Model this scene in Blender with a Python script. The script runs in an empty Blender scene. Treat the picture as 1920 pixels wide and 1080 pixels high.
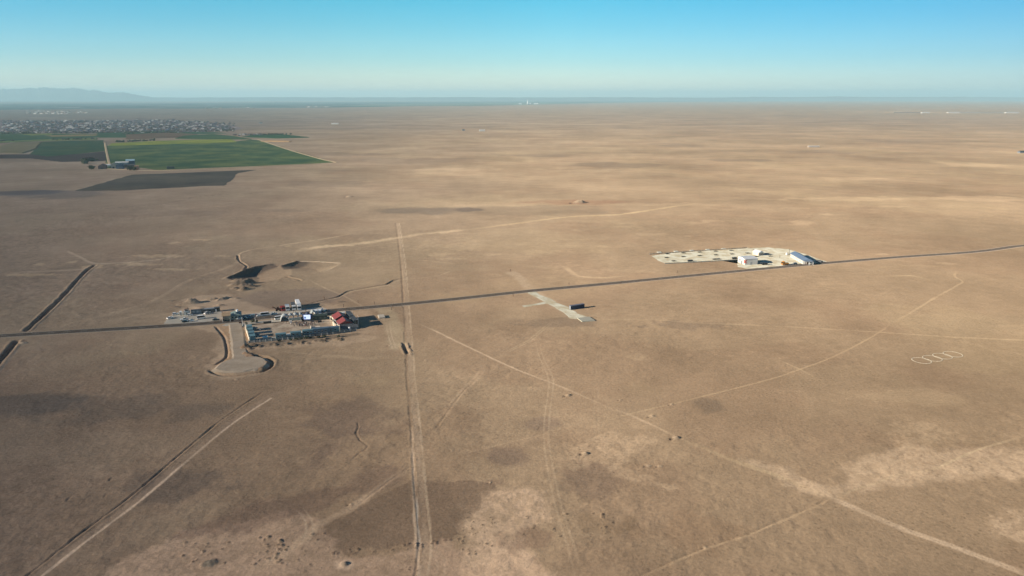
import bpy, bmesh, math, random
import numpy as np
from mathutils import Vector, Matrix
R = math.radians
S = bpy.context.scene
COL = bpy.context.collection
random.seed(7)

# ------------------------------------------------------------------ camera
CAM_H = 150.0; FPX = 1371.0; PITCH = R(14.6)
cd = bpy.data.cameras.new('camera'); cam = bpy.data.objects.new('camera', cd); COL.objects.link(cam)
cam.location = (0, 0, CAM_H); cam.rotation_euler = (R(90) - PITCH, 0, 0)
cd.sensor_width = 36.0; cd.lens = 36.0 * FPX / 1920.0; cd.clip_start = 1.0; cd.clip_end = 200000.0
S.camera = cam
# ------------------------------------------------------------------ light
SUN_EL = 17.5; SUN_TRAVEL = 22.0          # light travels towards this compass bearing in the XY plane
w = bpy.data.worlds.new('World'); S.world = w; w.use_nodes = True
nt = w.node_tree; nt.nodes.clear()
out = nt.nodes.new('ShaderNodeOutputWorld'); bg = nt.nodes.new('ShaderNodeBackground')
sky = nt.nodes.new('ShaderNodeTexSky'); sky.sky_type = 'NISHITA'; sky.sun_disc = False
sky.sun_elevation = R(SUN_EL); sky.sun_rotation = R(-90 - SUN_TRAVEL)
sky.altitude = 600; sky.air_density = 1.0; sky.dust_density = 0.3; sky.ozone_density = 3.0
bg.inputs['Strength'].default_value = 0.15
# the clear dry air of the photograph: the same sky, turned towards cyan above the pale horizon, dimmed overhead to cut fill light
tcw = nt.nodes.new('ShaderNodeTexCoord'); sep = nt.nodes.new('ShaderNodeSeparateXYZ'); nt.links.new(tcw.outputs['Generated'], sep.inputs[0])
rmp = nt.nodes.new('ShaderNodeValToRGB'); nt.links.new(sep.outputs['Z'], rmp.inputs['Fac'])
el = rmp.color_ramp.elements; el[0].position = 0.0; el[0].color = (.86, .76, .76, 1); el[1].position = 1.0; el[1].color = (.09, .18, .26, 1)
for p_, c_ in ((.046, (.43, .60, .66)), (.09, (.24, .56, .62)), (.125, (.13, .56, .61)), (.2, (.10, .40, .48)), (.35, (.09, .20, .28))):
    q_ = el.new(p_); q_.color = (*c_, 1)
mxs = nt.nodes.new('ShaderNodeMix'); mxs.data_type = 'RGBA'; mxs.blend_type = 'MULTIPLY'; mxs.inputs[0].default_value = 1.0
nt.links.new(sky.outputs[0], mxs.inputs[6]); nt.links.new(rmp.outputs[0], mxs.inputs[7])
mrx = nt.nodes.new('ShaderNodeMapRange'); mrx.inputs['From Min'].default_value = -.6; mrx.inputs['From Max'].default_value = .6; nt.links.new(sep.outputs['X'], mrx.inputs['Value'])
rm2 = nt.nodes.new('ShaderNodeValToRGB'); nt.links.new(mrx.outputs[0], rm2.inputs['Fac']); e2 = rm2.color_ramp.elements      # the blue deepens away from the sun
e2[0].color = (.84, .88, .95, 1); e2[1].color = (.43, .53, .66, 1)
for p_, c_ in ((.35, (1, 1, 1)), (.55, (.97, .98, 1)), (.8, (.66, .74, .83))): q_ = e2.new(p_); q_.color = (*c_, 1)
mx2 = nt.nodes.new('ShaderNodeMix'); mx2.data_type = 'RGBA'; mx2.blend_type = 'MULTIPLY'; mx2.inputs[0].default_value = 1.0
nt.links.new(mxs.outputs[2], mx2.inputs[6]); nt.links.new(rm2.outputs[0], mx2.inputs[7])
nt.links.new(mx2.outputs[2], bg.inputs['Color']); nt.links.new(bg.outputs[0], out.inputs['Surface'])
sl = bpy.data.lights.new('sun', 'SUN'); sl.energy = 4.4; sl.angle = R(0.5); sl.color = (1.0, 0.88, 0.73)
sun = bpy.data.objects.new('sun', sl); COL.objects.link(sun)
_d = Vector((math.cos(R(SUN_TRAVEL)) * math.cos(R(SUN_EL)), math.sin(R(SUN_TRAVEL)) * math.cos(R(SUN_EL)), -math.sin(R(SUN_EL))))
sun.rotation_euler = _d.to_track_quat('-Z', 'Y').to_euler(); sun.location = (-300, -120, 300)
S.view_settings.view_transform = 'Standard'; S.view_settings.look = 'None'
S.view_settings.exposure = 0.86; S.view_settings.gamma = 1.0
S.cycles.use_denoising = True
S.cycles.max_bounces = 4; S.cycles.volume_bounces = 1; S.cycles.transparent_max_bounces = 16

# ------------------------------------------------------------------ helpers
def U(px, py, z=0.0):
    """where a sight line of the photograph meets the level z"""
    x = (px - 960) / FPX; y = -(py - 540) / FPX
    dy = y * math.sin(PITCH) + math.cos(PITCH); dz = y * math.cos(PITCH) - math.sin(PITCH)
    t = (CAM_H - z) / -dz
    return (x * t, dy * t)
def UU(pts, z=0.0): return [U(a, b, z) for a, b in pts]
def lin(c):
    if isinstance(c, str): c = [int(c[i:i + 2], 16) for i in (0, 2, 4)]
    return tuple(((v / 255) / 12.92 if v / 255 <= .04045 else (((v / 255) + .055) / 1.055) ** 2.4) for v in c)
GAIN = (0.98, 1.0, 1.07)
def soil(r, g, b): return tuple(l * k for l, k in zip(lin((r, g, b)), GAIN))
def tag(o, label=None, cat=None, group=None, kind=None):
    if label: o['label'] = label
    if cat: o['category'] = cat
    if group: o['group'] = group
    if kind: o['kind'] = kind
    return o
_mats = {}
def mat(name, col, rough=0.8, metal=0.0, noise=0.12, scale=1.5, emit=None, spec=0.3):
    if name in _mats: return _mats[name]
    m = bpy.data.materials.new(name); m.use_nodes = True; t = m.node_tree; p = t.nodes['Principled BSDF']
    p.inputs['Roughness'].default_value = rough; p.inputs['Metallic'].default_value = metal
    p.inputs['Specular IOR Level'].default_value = spec
    tc = t.nodes.new('ShaderNodeTexCoord'); nz = t.nodes.new('ShaderNodeTexNoise')
    nz.inputs['Scale'].default_value = scale; nz.inputs['Detail'].default_value = 5; nz.inputs['Roughness'].default_value = .65
    t.links.new(tc.outputs['Object'], nz.inputs['Vector'])
    mr = t.nodes.new('ShaderNodeMapRange'); mr.inputs['From Min'].default_value = .3; mr.inputs['From Max'].default_value = .7
    mr.inputs['To Min'].default_value = 1 - noise; mr.inputs['To Max'].default_value = 1 + noise
    t.links.new(nz.outputs['Fac'], mr.inputs['Value'])
    mx = t.nodes.new('ShaderNodeVectorMath'); mx.operation = 'SCALE'; mx.inputs[0].default_value = col[:3]
    t.links.new(mr.outputs[0], mx.inputs['Scale']); t.links.new(mx.outputs[0], p.inputs['Base Color'])
    if emit:
        p.inputs['Emission Color'].default_value = (*emit[0], 1); p.inputs['Emission Strength'].default_value = emit[1]
    _mats[name] = m; return m
def earth(name, col, n_small=.12, n_big=.10, small=.8, big=.05, bump=.35, attr=False, col2=None):
    """matte, rough, sheds of tone at several sizes; col2 = a second soil in patches"""
    if name in _mats: return _mats[name]
    m = bpy.data.materials.new(name); m.use_nodes = True; t = m.node_tree
    t.nodes.remove(t.nodes['Principled BSDF']); o = t.nodes['Material Output']
    df = t.nodes.new('ShaderNodeBsdfDiffuse'); df.inputs['Roughness'].default_value = 1.0
    t.links.new(df.outputs[0], o.inputs['Surface'])
    g = t.nodes.new('ShaderNodeNewGeometry'); pos = g.outputs['Position']
    def nz(scale, det=6, r=.6, vec=None):
        n = t.nodes.new('ShaderNodeTexNoise'); n.inputs['Scale'].default_value = scale; n.inputs['Detail'].default_value = det
        n.inputs['Roughness'].default_value = r; t.links.new(vec or pos, n.inputs['Vector']); return n.outputs['Fac']
    def rng(v, a, b, lo=.3, hi=.7):
        q = t.nodes.new('ShaderNodeMapRange'); q.inputs['From Min'].default_value = lo; q.inputs['From Max'].default_value = hi
        q.inputs['To Min'].default_value = a; q.inputs['To Max'].default_value = b; t.links.new(v, q.inputs['Value']); return q.outputs[0]
    def mul(a, b):
        q = t.nodes.new('ShaderNodeMath'); q.operation = 'MULTIPLY'; t.links.new(a, q.inputs[0]); t.links.new(b, q.inputs[1]); return q.outputs[0]
    s = rng(nz(small), 1 - n_small, 1 + n_small); b = rng(nz(big), 1 - n_big, 1 + n_big)
    f = mul(s, b)
    if attr:
        at = t.nodes.new('ShaderNodeAttribute'); at.attribute_name = 'soil'; base = at.outputs['Color']
        f = mul(f, rng(nz(.0045, 9, .62), .84, 1.16, .36, .64)); f = mul(f, rng(nz(.16, 5, .7), .93, 1.07))
        # sparse dark tufts of steppe scrub
        v = t.nodes.new('ShaderNodeTexVoronoi'); v.inputs['Scale'].default_value = .42; t.links.new(pos, v.inputs['Vector'])
        tuft = rng(v.outputs['Distance'], .70, 1.0, .10, .30)
        gate = rng(nz(.02, 5, .7), 0, 1, .44, .60)
        mxx = t.nodes.new('ShaderNodeMix'); mxx.data_type = 'FLOAT'; mxx.inputs[2].default_value = 1.0
        t.links.new(gate, mxx.inputs[0]); t.links.new(tuft, mxx.inputs[3]); f = mul(f, mxx.outputs[0])
    else:
        rgb = t.nodes.new('ShaderNodeRGB'); rgb.outputs[0].default_value = (*col[:3], 1); base = rgb.outputs[0]
        if col2:
            mc = t.nodes.new('ShaderNodeMix'); mc.data_type = 'RGBA'; mc.inputs[7].default_value = (*col2[:3], 1)
            t.links.new(base, mc.inputs[6]); t.links.new(rng(nz(big * 1.7, 7, .65), 0, 1, .42, .6), mc.inputs[0]); base = mc.outputs[2]
    sc = t.nodes.new('ShaderNodeVectorMath'); sc.operation = 'SCALE'
    t.links.new(base, sc.inputs[0]); t.links.new(f, sc.inputs['Scale']); t.links.new(sc.outputs[0], df.inputs['Color'])
    if bump:
        bp = t.nodes.new('ShaderNodeBump'); bp.inputs['Strength'].default_value = bump; bp.inputs['Distance'].default_value = .5
        t.links.new(nz(small * .7, 8, .7), bp.inputs['Height']); t.links.new(bp.outputs[0], df.inputs['Normal'])
    _mats[name] = m; return m

# value noise / fbm on numpy arrays (world metres)
def vnoise(x, y, seed):
    xi = np.floor(x).astype(np.int64); yi = np.floor(y).astype(np.int64)
    fx = (x - xi).astype(np.float32); fy = (y - yi).astype(np.float32)
    fx = fx * fx * (3 - 2 * fx); fy = fy * fy * (3 - 2 * fy)
    def h(a, b):
        n = (a * 374761393 + b * 668265263 + seed * 1442695041) & 0xFFFFFFFF
        n = ((n ^ (n >> 13)) * 1274126177) & 0xFFFFFFFF
        return ((n ^ (n >> 16)) & 0xFFFFFF).astype(np.float32) / 16777215.0
    return (h(xi, yi) * (1 - fx) + h(xi + 1, yi) * fx) * (1 - fy) + (h(xi, yi + 1) * (1 - fx) + h(xi + 1, yi + 1) * fx) * fy
def fbm(x, y, size, seed, octs=4, gain=.5):
    s = 0; a = 1; tot = 0; f = 1.0 / size
    for k in range(octs):
        s = s + a * vnoise(x * f, y * f, seed + 17 * k); tot += a; a *= gain; f *= 2.03
    return s / tot
def smooth(v, a, b):
    t = np.clip((v - a) / (b - a), 0, 1); return t * t * (3 - 2 * t)

# ------------------------------------------------------------------ ground sheet
ys = [-70000, -8000, -1500, -300, -60, 0, 40, 70]
y = 90.0
while y < 190: ys.append(y); y += 5
while y < 790: ys.append(y); y += .60 * (y / 190) ** .62
while y < 2200: ys.append(y); y += y * .0042
while y < 70000: ys.append(y); y += y * .013
ys.append(75000)
ys = np.array(ys); NJ = len(ys)
NI = 1240
s_in = np.linspace(-1, 1, NI)
half = np.where(ys > 0, .74 * np.abs(ys) + 78, 90.0)
X = s_in[None, :] * half[:, None]
ext = np.array([4, 60, 800, 9000])
def side(sgn): return sgn * (half[:, None] + ext[None, :] * (1 + half[:, None] * .004)) + 0
XL = side(-1)[:, ::-1]; XR = side(1)
edge = np.full((NJ, 1), 80000.0); edge = np.maximum(edge, np.abs(XR[:, -1:]) + 3000)
GX = np.concatenate([-edge, XL, X, XR, edge], 1); NC = GX.shape[1]
GY = np.repeat(ys[:, None], NC, 1)
gx = GX.ravel(); gy = GY.ravel(); NV = gx.size
gz = np.zeros(NV, np.float32)
col = np.zeros((NV, 3), np.float32)
near = (gy > 60) & (gy < 1300)
# soils : grey-brown to sandy tone by view angle, darker sun side painted in
wob = np.zeros(NV, np.float32)
big = fbm(gx, gy, 420, 3, 5); mid = fbm(gx, gy, 60, 11, 4)
ang = gx / (np.abs(gy) + 120)
e = smooth(ang + (big - .5) * .5, -.66, .12)
cA = np.array(soil(118, 101, 84)); cB = np.array(soil(140, 119, 93)); cC = np.array(soil(128, 105, 86)); cD = np.array(soil(160, 142, 104))
col[:] = cA * (1 - e[:, None]) + cB * e[:, None]
k = smooth(mid + (big - .5) * .6, .50, .68)[:, None]
col[:] = col * (1 - k * .55) + (col * np.array([.90, .86, .86])) * k * .55
k = smooth(fbm(gx, gy, 150, 29, 5, .6), .55, .66)[:, None]; col[:] = col * (1 - .5 * k) + col * np.array([1.13, 1.16, 1.12]) * .5 * k

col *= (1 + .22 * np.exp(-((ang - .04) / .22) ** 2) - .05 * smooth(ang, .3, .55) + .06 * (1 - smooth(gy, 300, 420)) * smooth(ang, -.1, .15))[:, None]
mot = fbm(gx, gy, 3.4, 301, 3, .6) - .5; mg = smooth(fbm(gx, gy, 85, 305, 4), .38, .62)
col *= (1 + mot * (.14 + .38 * mg) * (1 - .5 * e) * (1 - smooth(gy, 700, 1500)))[:, None]
str_ = fbm(gx / 2.6 + gy * .12, gy, 210, 311, 5, .6) - .5
col *= (1 + str_ * .42 * smooth(gy, 420, 1100))[:, None]
def sel(pts, pad):
    a = np.array(pts); return np.nonzero((gx > a[:, 0].min() - pad) & (gx < a[:, 0].max() + pad) & (gy > a[:, 1].min() - pad) & (gy < a[:, 1].max() + pad))[0]
def dist_line(idx, pts):
    """distance, signed side (+ = left of travel), and run along a polyline"""
    px = gx[idx]; py = gy[idx]; best = np.full(idx.size, 1e9); sg = np.zeros(idx.size); run = np.zeros(idx.size); acc = 0
    for (ax, ay), (bx, by) in zip(pts[:-1], pts[1:]):
        dx, dy = bx - ax, by - ay; L = math.hypot(dx, dy) + 1e-6
        t = np.clip(((px - ax) * dx + (py - ay) * dy) / L / L, 0, 1)
        d = np.hypot(px - ax - t * dx, py - ay - t * dy); m = d < best
        best[m] = d[m]; sg[m] = ((dx * (py - ay) - dy * (px - ax)) / L)[m]; run[m] = (acc + t * L)[m]; acc += L
    return best, sg, run, acc
def spline(pts, step=6.0):
    """Catmull-Rom through the points"""
    P = [np.array(p, float) for p in pts]; P = [2 * P[0] - P[1]] + P + [2 * P[-1] - P[-2]]; o = []
    for i in range(1, len(P) - 2):
        n = max(2, int(np.linalg.norm(P[i + 1] - P[i]) / step)); n = min(n, 24)
        for k in range(n):
            t = k / n
            o.append(tuple(.5 * ((2 * P[i]) + (-P[i - 1] + P[i + 1]) * t + (2 * P[i - 1] - 5 * P[i] + 4 * P[i + 1] - P[i + 2]) * t * t + (-P[i - 1] + 3 * P[i] - 3 * P[i + 1] + P[i + 2]) * t ** 3)))
    o.append(tuple(P[-2])); return o
def paint(idx, wgt, c):
    wv = np.clip(wgt, 0, 1)[:, None].astype(np.float32); col[idx] = col[idx] * (1 - wv) + np.array(c, np.float32) * wv
def track(pts, width, c, a=.7, twin=0, rough=.5, dig=0, fade=25, seed=1, px=True, off=0):
    """a worn track, or a strip of painted light or shade: soil colour c over width metres, optional pair of ruts, ragged edges"""
    P = spline(UU(pts) if px else pts); idx = sel(P, width * 3 + 8)
    d, sg, run, L = dist_line(idx, P); x_ = gx[idx]; y_ = gy[idx]
    n = fbm(x_, y_, 5, seed, 3); d2 = np.abs(d * 1.0 - 0) if not off else np.abs(sg - off) + (d > np.abs(sg) + .5) * 99
    if twin: d2 = np.abs(d2 - twin)
    edge_ = width * .5 * (1 + (n - .5) * 1.6 * rough)
    wgt = 1 - smooth(d2, edge_ * .45, edge_ * 1.25)
    if width < 4 and fade: a *= (.66 if twin == 0 else .52)
    brk = .55 + .45 * smooth(fbm(x_, y_, 22, seed + 5, 2), .3, .55)
    endf = np.clip(np.minimum(run, L - run) / fade, 0, 1) if fade else 1
    paint(idx, wgt * a * brk * endf, c)
    if dig: gz[idx] -= (wgt * dig).astype(np.float32)
def ditch(pts, width, depth, bank=.4, seed=3, shift=0, px=True, ragged=.5, fade=4):
    P = spline(UU(pts) if px else pts); idx = sel(P, width * 4 + 6)
    d, sg, run, L = dist_line(idx, P); n = fbm(gx[idx], gy[idx], 7, seed, 3) - .5
    endf = np.clip(np.minimum(run, L - run) / fade, 0, 1)
    s2 = np.abs(sg - shift) + (d > np.abs(sg) + .6) * 99
    wd = width * (1 + n * ragged)
    prof = 1 - smooth(s2, wd * .15, wd * .55)
    bk = np.exp(-((s2 - wd * .85) / (width * .28)) ** 2)
    gz[idx] += ((-depth * prof * (1 + n * ragged) + bank * bk * (1 + 2 * n * ragged)) * endf).astype(np.float32)
    return idx, prof, bk
def inside(idx, poly):
    px = gx[idx]; py = gy[idx]; r = np.zeros(idx.size, bool); n = len(poly)
    for i in range(n):
        x1, y1 = poly[i]; x2, y2 = poly[(i + 1) % n]
        c = ((y1 > py) != (y2 > py)); r ^= c & (px < (x2 - x1) * (py - y1) / ((y2 - y1) or 1e-9) + x1)
    return r
def patch(pts, c, a=.8, soft=3, ragged=6, size=18, seed=2, px=True, speck=0):
    poly = UU(pts) if px else pts; poly = spline(poly + [poly[0]], 8)[:-1]
    idx = sel(poly, soft + ragged * 2 + 4); ins = inside(idx, poly); d, *_ = dist_line(idx, poly + [poly[0]])
    sd = np.where(ins, d, -d) + (fbm(gx[idx], gy[idx], size, seed, 5, .62) - .5) * 2 * ragged * 1.6
    wgt = smooth(sd, -soft, soft) * a
    if speck: wgt = wgt * (1 - speck * smooth(fbm(gx[idx], gy[idx], 2.6, seed + 9, 2), .52, .62))
    paint(idx, wgt, c)
def blob(px, py, rx, ry, c, a=.6, seed=1, ragged=.45):
    cx, cy = U(px, py); x1, _ = U(px + rx, py); _, y1 = U(px, py - ry); _, y0 = U(px, py + ry); ax = abs(x1 - cx); ay = (y1 - y0) / 2
    cy = (y0 + y1) / 2
    idx = np.nonzero((np.abs(gx - cx) < ax * 1.8) & (np.abs(gy - cy) < ay * 1.8))[0]
    r = np.hypot((gx[idx] - cx) / ax, (gy[idx] - cy) / ay) + (fbm(gx[idx], gy[idx], min(ax, ay) * .8 + 1, seed, 4) - .5) * 2 * ragged
    paint(idx, (1 - smooth(r, .6, 1.1)) * a, c)
def mound(px, py, r, h, stretch=1.0, ang=0, seed=1, c=None, world=False):
    cx, cy = (px, py) if world else U(px, py)
    idx = np.nonzero((np.abs(gx - cx) < r * 4 * stretch) & (np.abs(gy - cy) < r * 4 * stretch))[0]
    ca, sa = math.cos(R(ang)), math.sin(R(ang)); dx = gx[idx] - cx; dy = gy[idx] - cy
    u = (dx * ca + dy * sa) / (r * stretch); v = (-dx * sa + dy * ca) / r
    q = u * u + v * v; n = 1 + (fbm(gx[idx], gy[idx], max(1.2, r * .6), seed, 3) - .5) * 1.1
    g = np.exp(-q * q * .6 - q * .5) * n
    gz[idx] += (g * h).astype(np.float32)
    if c is not None: paint(idx, smooth(g, .12, .5) * .8, c)

PALE = soil(176, 152, 120); PALE2 = soil(160, 137, 108); SAND = soil(186, 161, 130); BROWN = soil(112, 91, 76); GREYB = soil(96, 84, 72)
#@@FEATURES
# --- broad soil patches (shapes of their own, on the plain)
patch([(598, 1005), (612, 1028), (640, 1040), (700, 1030), (760, 1022), (850, 1013), (868, 975), (905, 945), (927, 918), (915, 903), (862, 900), (800, 903), (725, 918), (680, 945), (640, 970), (606, 985)], soil(120, 100, 80), .75, .9, 4.2, 10, 5)
patch([(150, 1110), (235, 1050), (300, 1012), (380, 985), (470, 985), (560, 965), (600, 985), (600, 1010), (640, 1045), (790, 1026), (870, 1018), (1000, 1040), (1060, 1120), (600, 1150)], soil(170, 143, 116), .8, 2.0, 6, 16, 6, speck=.4)
patch([(865, 1010), (880, 965), (930, 925), (1000, 915), (1040, 950), (1050, 985), (980, 1000), (1000, 1060), (1060, 1100), (900, 1110)], soil(192, 164, 132), .85, 4, 5, 14, 7, speck=.4)
patch([(330, 1005), (420, 960), (560, 925), (650, 918), (600, 950), (480, 990), (400, 1010)], soil(104, 84, 70), .5, 2, 4, 12, 8)
patch([(1390, 862), (1480, 882), (1540, 915), (1580, 893), (1608, 868), (1660, 842), (1720, 828), (1765, 846), (1850, 850), (2000, 838), (2100, 880), (1990, 905), (1890, 902), (1780, 900), (1720, 902), (1650, 918), (1560, 932), (1500, 912)], SAND, .62, 3.5, 8, 22, 9, speck=.4)
patch([(1660, 815), (1700, 790), (1760, 800), (1800, 825), (1760, 845), (1690, 835)], soil(176, 152, 120), .4, 3, 5, 8, 10, speck=.7)
patch([(1860, 1000), (1870, 970), (1930, 960), (2010, 1010), (1960, 1030)], SAND, .5, 3, 5, 8, 12, speck=.6)
patch([(1050, 900), (1075, 880), (1120, 868), (1160, 890), (1190, 905), (1155, 925), (1100, 930), (1060, 925)], soil(124, 104, 85), .55, 3, 4.5, 12, 13)
patch([(1060, 860), (1090, 830), (1160, 815), (1240, 822), (1200, 850), (1150, 870), (1200, 905), (1260, 915), (1150, 880), (1090, 872)], soil(180, 154, 122), .65, 2.5, 5, 9, 14, speck=.55)
blob(952, 858, 38, 22, soil(116, 98, 82), .6, 3); blob(1015, 794, 34, 14, soil(122, 104, 88), .45, 4)
blob(1330, 760, 36, 16, soil(116, 100, 82), .6, 5); blob(925, 905, 25, 8, soil(120, 97, 80), .3, 6)
blob(660, 800, 80, 60, soil(100, 84, 72), .5, 16, .9); blob(700, 900, 60, 30, soil(112, 92, 76), .5, 7)
blob(950, 395, 260, 10, soil(130, 112, 90), .6, 8); blob(875, 393, 36, 5, soil(100, 88, 76), .8, 9); blob(1085, 379, 110, 5, soil(138, 104, 80), .5, 10)
blob(790, 396, 90, 8, soil(108, 96, 82), .6, 11); blob(540, 560, 130, 24, soil(112, 97, 84), .6, 12); blob(100, 365, 120, 10, soil(84, 76, 70), .7, 13)
blob(40, 362, 70, 6, soil(72, 68, 68), .8, 14); blob(240, 765, 220, 26, soil(98, 86, 74), .5, 15, .8); blob(60, 760, 120, 24, soil(88, 80, 72), .6, 17, .8)
blob(330, 910, 90, 30, soil(92, 80, 69), .6, 18, .9); blob(990, 1010, 60, 30, soil(126, 102, 82), .5, 19, .8); blob(1290, 1000, 90, 36, soil(136, 112, 86), .5, 20, .9)
blob(1120, 985, 90, 16, soil(126, 104, 78), .35, 20, 1.2); blob(1700, 745, 120, 14, soil(168, 146, 114), .22, 21, 1.1); blob(1830, 600, 160, 26, soil(138, 120, 94), .3, 22, 1.0)
for i, (a, b, rx, ry) in enumerate([(325, 455, 14, 2.5), (1085, 432, 13, 2.5), (1222, 439, 30, 3), (1290, 443, 9, 1.2), (1130, 462, 10, 2), (1055, 449, 12, 1.6), (978, 457, 16, 3.5), (1308, 418, 26, 2.2), (1335, 414, 24, 2), (1175, 425, 26, 2.4), (1040, 452, 6, 1.2),
        (830, 477, 22, 3), (845, 485, 30, 2.2), (925, 477, 14, 2.6), (882, 470, 5, 1.4), (540, 461, 8, 1.5), (1655, 477, 18, 1.6), (1770, 493, 18, 3.5), (1490, 390, 26, 2), (1500, 418, 30, 4), (1555, 402, 34, 2), (1680, 387, 30, 2),
        (1700, 372, 130, 3), (1840, 372, 120, 6), (1590, 373, 140, 4), (1260, 383, 130, 3), (300, 480, 50, 3), (260, 495, 40, 3), (180, 500, 24, 4), (75, 495, 12, 2.5), (130, 492, 18, 2.5), (60, 515, 60, 2.5), (320, 505, 40, 2), (420, 480, 16, 2), (375, 450, 20, 2),
        (1195, 667, 26, 6), (1075, 875, 28, 6), (1220, 779, 14, 4), (1860, 310, 60, 6), (1600, 335, 60, 3), (1120, 320, 60, 3), (850, 318, 70, 3), (1000, 232, 160, 2), (1060, 314, 50, 2), (1650, 210, 80, 2)]):
    blob(a, b, rx, ry, soil(172, 148, 116), .36, 40 + i, 1.0)
for i, (a, b, rx, ry) in enumerate([(1270, 272, 60, 4), (1160, 310, 120, 5), (1010, 291, 80, 3), (760, 300, 110, 7), (620, 290, 90, 4), (1380, 300, 70, 3), (1720, 265, 120, 5), (1560, 285, 80, 3), (520, 395, 60, 3), (1440, 480, 60, 5), (600, 345, 120, 6), (300, 400, 150, 6), (380, 345, 80, 4), (1290, 610, 90, 8), (1040, 605, 80, 10)]):
    blob(a, b, rx, ry, soil(112, 96, 80), .42, 100 + i, .8)
patch([(-150, 249), (0, 249), (230, 249), (330, 249), (440, 244), (445, 238), (380, 229), (260, 224), (140, 226), (-150, 227)], soil(112, 98, 100), .75, 12, 20, 90, 91)
# --- wheel tracks and worn paths; dark strips along ditches are painted shade
MAIN = [(745, 418), (748, 436), (754, 480), (758, 520), (762, 580), (765, 620), (768, 660), (771, 710), (776, 765), (781, 815), (785, 870), (790, 930), (796, 990), (797, 1030), (790, 1080), (786, 1110)]
track(MAIN, 2.9, soil(164, 141, 114), .62, rough=.8, fade=0, seed=2)
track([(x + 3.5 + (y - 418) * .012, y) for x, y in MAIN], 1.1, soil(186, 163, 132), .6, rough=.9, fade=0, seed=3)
track([(x - 4 - (y - 418) * .011, y) for x, y in MAIN], 1.3, soil(96, 80, 66), .45, rough=.9, fade=0, seed=71)  # dark edge: shade of the ditch painted into the soil colour
track([(772, 800), (774, 860), (776, 930), (778, 985), (784, 1050), (785, 1110)], 1.5, soil(192, 168, 138), .95, rough=.9, seed=4, fade=8)
track([(781, 930), (783, 985), (790, 1030)], 1.0, soil(186, 178, 160), .8, rough=.9, seed=5, fade=6)
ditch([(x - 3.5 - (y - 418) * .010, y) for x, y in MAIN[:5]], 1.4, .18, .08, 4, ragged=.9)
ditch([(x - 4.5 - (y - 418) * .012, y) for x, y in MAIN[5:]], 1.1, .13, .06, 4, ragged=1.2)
ditch([(756, 642), (758, 650), (762, 658), (766, 664)], 2.6, 1.0, .4, 9, ragged=1)
track([(746, 436), (790, 434), (850, 428)], 1.6, GREYB, .5, seed=6)
SW = [(30, 1110), (70, 1080), (160, 1010), (260, 935), (350, 858), (420, 800), (470, 765), (505, 743), (535, 733)]
track(SW, 3.4, soil(146, 124, 102), .7, rough=.6, fade=10, seed=7)
track([(x + 3, y + 4) for x, y in SW[:-1]], 1.5, soil(184, 160, 132), .95, rough=.5, seed=8, fade=0)
ditch([(x - 9, y - 9) for x, y in SW[:-1]], 1.1, .22, .12, 5, ragged=1.0)
track([(510, 744), (590, 715), (680, 708), (770, 700), (830, 690), (900, 670)], 3, soil(160, 138, 108), .2, rough=.8, seed=9)
NW1 = [(47, 622), (60, 610), (95, 578), (125, 548), (150, 520), (168, 503), (180, 496)]
track([(x + 9, y + 2) for x, y in NW1], 3.2, soil(142, 122, 100), .8, rough=.5, seed=10, fade=5)
track(NW1, 3.2, soil(84, 74, 66), .6, rough=.4, seed=10, fade=3)  # ditch bed darkened, its shade put into the soil colour
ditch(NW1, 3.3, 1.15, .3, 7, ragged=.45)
NW0 = [(-60, 745), (-20, 700), (5, 670), (22, 650), (33, 637)]
track([(x + 12, y + 3) for x, y in NW0], 2.4, soil(150, 130, 108), .8, rough=.5, seed=11)
track(NW0, 3.8, soil(80, 70, 62), .6, rough=.4, seed=12, fade=3)  # painted shade along the second ditch
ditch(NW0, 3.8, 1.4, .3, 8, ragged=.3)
track([(775, 603), (815, 620), (860, 642), (925, 673), (975, 695), (1060, 728), (1140, 764)], 1.6, soil(192, 166, 134), 1.3, rough=.3, seed=13)
track([(1120, 755), (1140, 764), (1180, 777), (1225, 798), (1270, 820), (1300, 832)], 1.6, soil(186, 160, 128), 1.1, rough=.6, seed=14)
track([(1268, 819), (1320, 840), (1370, 862), (1440, 886), (1500, 910), (1560, 937)], 3.4, soil(184, 160, 124), .75, rough=.7, seed=15)
track([(1560, 935), (1620, 960), (1690, 990), (1780, 1022), (1920, 1075), (1990, 1102)], 1.9, soil(192, 168, 138), 1.3, twin=.75, rough=.4, seed=16, fade=5)
track([(1040, 600), (1015, 620), (990, 640), (960, 655), (925, 675)], 1.1, soil(184, 162, 128), .6, twin=.9, seed=17)
track([(920, 676), (890, 712), (860, 742), (835, 775), (808, 812)], 1.5, soil(174, 148, 118), .7, twin=1.2, seed=18)
ditch([(880, 722), (850, 757), (815, 808)], .9, .1, .03, 12, ragged=1)
track([(1008, 640), (1013, 665), (1026, 692), (1033, 712), (1032, 735), (1027, 770), (1024, 815), (1027, 850), (1040, 920), (1056, 980), (1072, 1030), (1088, 1090)], .9, soil(184, 160, 128), .75, twin=1.15, rough=.3, seed=19)
track([(800, 866), (880, 848), (960, 828), (1070, 802)], 1.1, soil(178, 152, 120), .6, seed=20)
track([(1120, 794), (1180, 776), (1260, 757), (1340, 738), (1440, 712), (1500, 692), (1560, 670), (1610, 645), (1650, 622), (1672, 606)], 1.5, soil(184, 158, 122), .75, rough=.4, seed=21)
track([(1672, 606), (1710, 585), (1750, 560), (1795, 535), (1805, 528), (1790, 518), (1795, 505)], 2.2, soil(186, 162, 126), .5, rough=.8, seed=22)
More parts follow.
